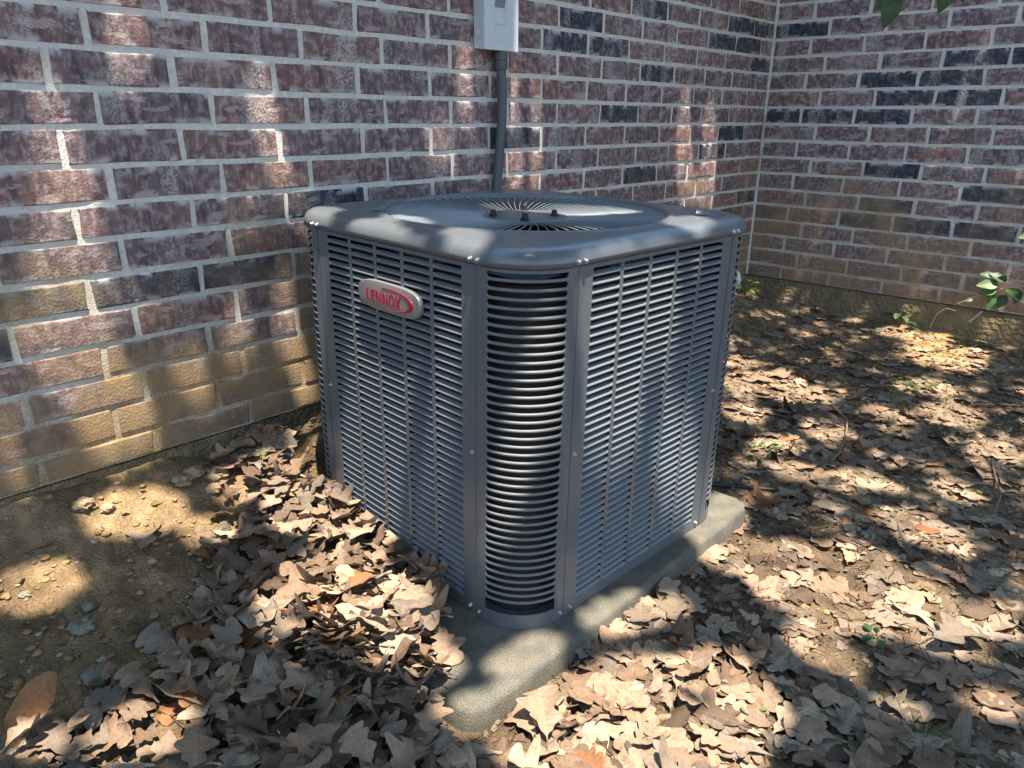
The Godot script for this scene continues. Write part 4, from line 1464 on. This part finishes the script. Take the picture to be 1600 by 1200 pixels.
# ------------------------------------------------------------------ the shade tree above (its gaps let the sun through)
const GAPS := [
	-3.33, 0.75, 0.039, 0.015, 2.83, -3.52, 0.79, 0.040, 0.014, 2.86, -3.51, 0.82, 0.053, 0.014, 3.07, -3.58, 0.84, 0.034, 0.009, 3.07,
	-3.57, 0.86, 0.068, 0.010, 3.12, -3.63, 0.88, 0.073, 0.010, 3.13, -3.45, 0.88, 0.070, 0.008, 3.13, -3.62, 0.90, 0.087, 0.012, 3.14,
	-3.58, 0.93, 0.086, 0.017, 3.14, -3.57, 0.95, 0.076, 0.016, 3.13, -3.78, 0.94, 0.029, 0.008, 2.57, -3.05, 0.78, 0.032, 0.014, 2.84,
	-3.03, 0.81, 0.027, 0.010, 2.97, -2.97, 0.84, 0.050, 0.009, 3.13, -3.17, 0.84, 0.084, 0.005, -3.14, -2.36, 0.76, 0.034, 0.021, 2.49,
	-2.48, 0.80, 0.077, 0.007, 3.14, -2.16, 0.80, 0.048, 0.025, 2.09, -2.05, 0.80, 0.034, 0.024, 2.24, -1.08, 0.82, 0.062, 0.046, -2.74,
	-0.86, 0.82, 0.063, 0.043, -2.48, -0.95, 0.86, 0.161, 0.015, -3.13, -3.24, 0.91, 0.030, 0.013, 2.94, -3.10, 0.91, 0.034, 0.016, 2.69,
	-3.08, 0.96, 0.030, 0.015, 2.73, -3.38, 0.93, 0.040, 0.012, 3.11, -3.18, 1.41, 0.135, 0.048, -1.15, -3.11, 1.59, 0.075, 0.027, 2.02,
	-2.87, 1.66, 0.047, 0.038, 3.04, -2.62, 1.76, 0.074, 0.042, 2.78, -2.62, 1.39, 0.179, 0.076, -1.98, -3.04, 1.34, 0.060, 0.033, -1.36,
	-3.16, 1.39, 0.113, 0.012, 1.58, -3.18, 1.44, 0.097, 0.012, 1.57, -3.20, 1.37, 0.078, 0.010, 1.56, -3.19, 1.65, 0.038, 0.009, 1.83,
	-2.96, 1.83, 0.073, 0.026, -3.06, -2.79, 1.84, 0.069, 0.024, -3.03, -2.94, 1.88, 0.095, 0.020, -3.03, -2.70, 1.93, 0.083, 0.024, -2.99,
	-3.15, 1.83, 0.064, 0.025, -3.09, -3.62, 1.10, 0.096, 0.063, -2.78, -3.85, 1.20, 0.063, 0.059, -3.09, -3.33, 1.15, 0.110, 0.058, -2.98,
	-3.15, 1.12, 0.091, 0.057, 2.56, -3.31, 1.31, 0.094, 0.090, 2.01, -3.26, 1.45, 0.087, 0.072, 1.78, -3.39, 1.54, 0.116, 0.079, 3.11,
	-3.42, 1.68, 0.153, 0.107, -1.95, -3.43, 1.82, 0.119, 0.064, -1.95, -3.50, 1.59, 0.096, 0.075, 1.88, -3.85, 1.67, 0.069, 0.051, -2.79,
	-3.97, 1.58, 0.038, 0.027, -2.23, -3.51, 1.23, 0.055, 0.042, -2.46, -3.25, 2.00, 0.075, 0.040, -2.92, -3.42, 2.02, 0.046, 0.030, -2.61,
	-2.45, 2.00, 0.083, 0.055, 2.90, -3.27, 2.11, 0.109, 0.078, -2.48, -3.36, 2.15, 0.091, 0.081, -2.70, -3.25, 2.27, 0.128, 0.094, -2.60,
	-3.13, 2.18, 0.073, 0.051, -2.21, -3.01, 2.30, 0.088, 0.066, -1.86, -3.17, 2.36, 0.089, 0.070, -2.46, -2.78, 2.41, 0.080, 0.046, 1.78,
	-3.04, 2.38, 0.069, 0.053, -3.13, -2.98, 2.07, 0.122, 0.046, -2.68, -2.57, 2.09, 0.120, 0.094, -1.48, -2.52, 2.21, 0.109, 0.067, 1.76,
	-2.55, 2.32, 0.194, 0.161, -1.56, -2.49, 2.47, 0.146, 0.130, -1.58, -2.54, 2.58, 0.069, 0.064, -1.92, -2.41, 2.65, 0.047, 0.036, 1.92,
	-2.12, 2.40, 0.107, 0.072, 1.73, -2.39, 2.35, 0.086, 0.062, -1.54, -1.45, 2.46, 0.076, 0.067, -2.79, -0.65, 2.06, 0.203, 0.131, -0.60,
	-0.53, 1.83, 0.077, 0.062, -1.78, -1.05, 2.11, 0.102, 0.078, -2.28, -1.24, 2.25, 0.101, 0.084, -2.14, -1.39, 2.08, 0.083, 0.048, -1.98,
	-1.46, 1.62, 0.171, 0.081, -2.64, -1.46, 1.75, 0.144, 0.076, -2.28, -1.76, 1.72, 0.080, 0.048, -2.78, -1.92, 1.91, 0.095, 0.060, -2.74,
	-1.69, 1.99, 0.081, 0.050, -1.92, -2.04, 2.03, 0.074, 0.036, -2.01, -1.95, 2.21, 0.087, 0.044, -1.70, -1.82, 2.42, 0.064, 0.044, -1.64,
	-1.36, 1.45, 0.096, 0.040, -2.72, -2.82, 2.58, 0.031, 0.022, -1.94, -2.68, 2.70, 0.046, 0.028, -2.36, -0.42, 2.16, 0.051, 0.004, -1.56,
	-0.40, 2.09, 0.064, 0.006, -1.54
]


func build_tree() -> void:
	rng.seed = 4242
	var t := thing("oak_tree", "large shade tree whose lowest green leaf tips hang into the upper right of the view", "tree", Vector3(-6.6, -0.12, 5.2))
	var o := t.position
	var s := Shape.new()
	s.tube([Vector3(-6.6, -0.3, 5.2) - o, Vector3(-6.58, 0.3, 5.18) - o, Vector3(-6.5, 1.8, 5.1) - o, Vector3(-6.35, 3.4, 4.95) - o, Vector3(-6.2, 5.2, 4.7) - o], [0.36, 0.25, 0.21, 0.18, 0.10], 16)
	put("trunk", s.mesh(), mat.bark, t)
	for q in [[Vector3(-6.35, 3.3, 4.95), Vector3(-4.9, 4.7, 3.8), Vector3(-4.2, 5.0, 3.2), Vector3(-3.6, 5.0, 2.8)], [Vector3(-6.3, 3.9, 4.9), Vector3(-5.6, 4.9, 2.9), Vector3(-5.2, 5.1, 1.6), Vector3(-5.0, 5.0, 0.9)], [Vector3(-6.3, 3.6, 4.9), Vector3(-4.0, 5.0, 4.4), Vector3(-1.8, 5.2, 3.6), Vector3(-0.3, 4.8, 2.4)]]:
		s = Shape.new()
		s.tube([q[0] - o, q[1] - o, q[2] - o, q[3] - o], [0.13, 0.06, 0.03, 0.012], 9)
		put("limb", s.mesh(), mat.bark, t)
	# crown
	var leaf := Shape.new()
	var pts := PackedVector3Array()
	for j in 4:
		var k := j / 3.0
		for i in 3:
			pts.append(Vector3((i - 1) * [0.05, 0.34, 0.30, 0.03][j], 0.06 * absf(i - 1) - 0.1 * k * k, k - 0.5))
	leaf.grid(pts, 3, 4)
	var gaps := []
	for i in range(0, GAPS.size(), 5):
		gaps.append([Vector2(GAPS[i], GAPS[i + 1]), 1.0 / (GAPS[i + 2] + 0.024), 1.0 / (GAPS[i + 3] + minf(0.022, 0.009 + 0.45 * GAPS[i + 3])), cos(GAPS[i + 4]), sin(GAPS[i + 4]), GAPS[i + 2] + 0.04])
	var dir := SUN.normalized()
	var buffer := PackedFloat32Array()
	var made := 0
	for pass_no in 2:
		var want := 95000 if pass_no == 0 else 26000
		var made_now := 0
		var tries := 0
		while made_now < want and tries < want * 3:
			tries += 1
			var p := Vector3(rng.randf_range(-4.7, 0.5), rng.randf_range(3.75, 4.65), rng.randf_range(0.5, 3.3))
			var size := rng.randf_range(0.040, 0.058)
			if pass_no == 1:
				p = Vector3(rng.randf_range(-7.2, 1.6), rng.randf_range(4.0, 5.6), rng.randf_range(0.3, 6.2))
				if p.x > -4.9 and p.x < 0.6 and p.z > 0.3 and p.z < 3.5: continue
				size = rng.randf_range(0.08, 0.12)
				if bump_noise.get_noise_3d(p.x * 1.3, p.y * 1.3, p.z * 1.3) < -0.05: continue
			else:
				var f := p - dir * ((4.2 - p.y) / -dir.y)
				var clear := false
				for g in gaps:
					var d: Vector2 = Vector2(f.x, f.z) - g[0]
					if absf(d.x) > g[5] or absf(d.y) > g[5]: continue
					var a: float = (d.x * g[3] + d.y * g[4]) * g[1]
					var b: float = (-d.x * g[4] + d.y * g[3]) * g[2]
					if a * a + b * b < 1.0:
						clear = true
						break
				if clear: continue
				# thin foliage over the open ground
				if f.x > -2.35 and f.z > 1.05 and bump_noise.get_noise_2d(f.x * 3.4 + 11.0, f.y * 3.4 + f.z * 5.2) > 0.02 and rng.randf() < 0.80: continue
			var basis := (Basis(Vector3.UP, rng.randf() * TAU) * Basis(Vector3.RIGHT, rng.randf_range(-0.9, 0.9)) * Basis(Vector3.BACK, rng.randf_range(-0.6, 0.6))).scaled(Vector3.ONE * size)
			buffer.append_array([basis.x.x, basis.y.x, basis.z.x, p.x - o.x, basis.x.y, basis.y.y, basis.z.y, p.y - o.y, basis.x.z, basis.y.z, basis.z.z, p.z - o.z])
			made += 1
			made_now += 1
	var mm := MultiMesh.new()
	mm.transform_format = MultiMesh.TRANSFORM_3D
	mm.mesh = leaf.mesh()
	mm.instance_count = made
	mm.buffer = buffer
	var crown := MultiMeshInstance3D.new()
	crown.name = "crown"
	crown.multimesh = mm
	crown.material_override = mat.green0
	crown.set_meta("kind", "stuff")
	t.add_child(crown)
	# the drooping twig whose leaf tips reach into view
	s = Shape.new()
	s.tube([Vector3(-0.6, 4.3, 1.4) - o, Vector3(-0.58, 2.6, 1.0) - o, Vector3(-0.60, 1.75, 0.84) - o, Vector3(-0.64, 1.45, 0.77) - o], [0.012, 0.007, 0.004, 0.002], 6)
	s.tube([Vector3(-0.59, 1.9, 0.86) - o, Vector3(-0.55, 1.6, 0.87) - o, Vector3(-0.53, 1.44, 0.88) - o], [0.004, 0.003, 0.0015], 6)
	put("hanging_twig", s.mesh(), mat.bark, t)
	var gl := green_leaf()
	for q in [[Vector3(-0.655, 1.412, 0.742), 0.125, Vector3(-0.2, -1.0, 0.0)], [Vector3(-0.650, 1.42, 0.75), 0.10, Vector3(-0.45, -0.6, -0.45)], [Vector3(-0.650, 1.43, 0.76), 0.09, Vector3(0.1, -0.4, 0.7)], [Vector3(-0.53, 1.435, 0.885), 0.10, Vector3(-0.25, -0.9, -0.1)], [Vector3(-0.53, 1.44, 0.88), 0.09, Vector3(0.2, -0.5, 0.5)]]:
		var d: Vector3 = q[2].normalized()
		var side := d.cross(Vector3(-0.55, 0.5, 0.6)).normalized()
		put("leaf", gl, mat.green0, t, Transform3D(Basis(side, d.cross(side) * -1.0, d).scaled(Vector3.ONE * q[1]), q[0] - o))


func _ready() -> void:
	rng.seed = 20
	bump_noise.seed = 3
	bump_noise.frequency = 1.0
	bump_noise.fractal_octaves = 3
	# camera, sky, sun, exposure
	var right := Vector3(0.6848, 0.0064, 0.7287)
	var fwd := Vector3(0.6859, -0.3416, -0.6425)
	cam_basis = Basis(right, (-fwd).cross(right), -fwd).orthonormalized()
	var cam := Camera3D.new()
	cam.name = "camera"
	cam.fov = 55.15
	cam.near = 0.02
	cam.far = 500.0
	cam.transform = Transform3D(cam_basis, CAM_AT)
	add_child(cam)
	var env := Environment.new()
	env.background_mode = Environment.BG_SKY
	var sky := ProceduralSkyMaterial.new()
	sky.sky_top_color = Color(0.61, 0.76, 0.93)
	sky.sky_horizon_color = Color(0.83, 0.89, 0.945)
	sky.sky_curve = 0.18
	sky.ground_bottom_color = Color(0.16, 0.15, 0.13)
	sky.ground_horizon_color = Color(0.45, 0.46, 0.44)
	sky.sky_energy_multiplier = 0.92
	env.sky = Sky.new()
	env.sky.sky_material = sky
	env.tonemap_mode = Environment.TONE_MAPPER_LINEAR
	env.tonemap_exposure = 3.15
	env.sdfgi_enabled = true
	env.ssao_enabled = true
	env.ssil_enabled = true
	var we := WorldEnvironment.new()
	we.name = "environment"
	we.environment = env
	add_child(we)
	var sun := DirectionalLight3D.new()
	sun.name = "sun"
	sun.light_energy = 1.6
	sun.light_color = Color(1.0, 0.955, 0.885)
	sun.light_angular_distance = 0.5
	sun.shadow_enabled = true
	var d := SUN.normalized()
	var sx := Vector3.RIGHT.cross(-d).normalized()
	sun.transform = Transform3D(Basis(sx.cross(-d).normalized() * -1.0, sx * -1.0, -d).orthonormalized(), Vector3(0, 6, 0))
	sun.transform = sun.transform.looking_at(sun.position + d, Vector3.RIGHT)
	add_child(sun)
	make_materials()
	build_ground()
	build_wall(0)
	build_wall(1)
	build_pad()
	build_unit()
	build_box_and_conduit()
	placed_leaves()
	scatter_leaves()
	build_plants()
	scatter_litter()
	build_tree()
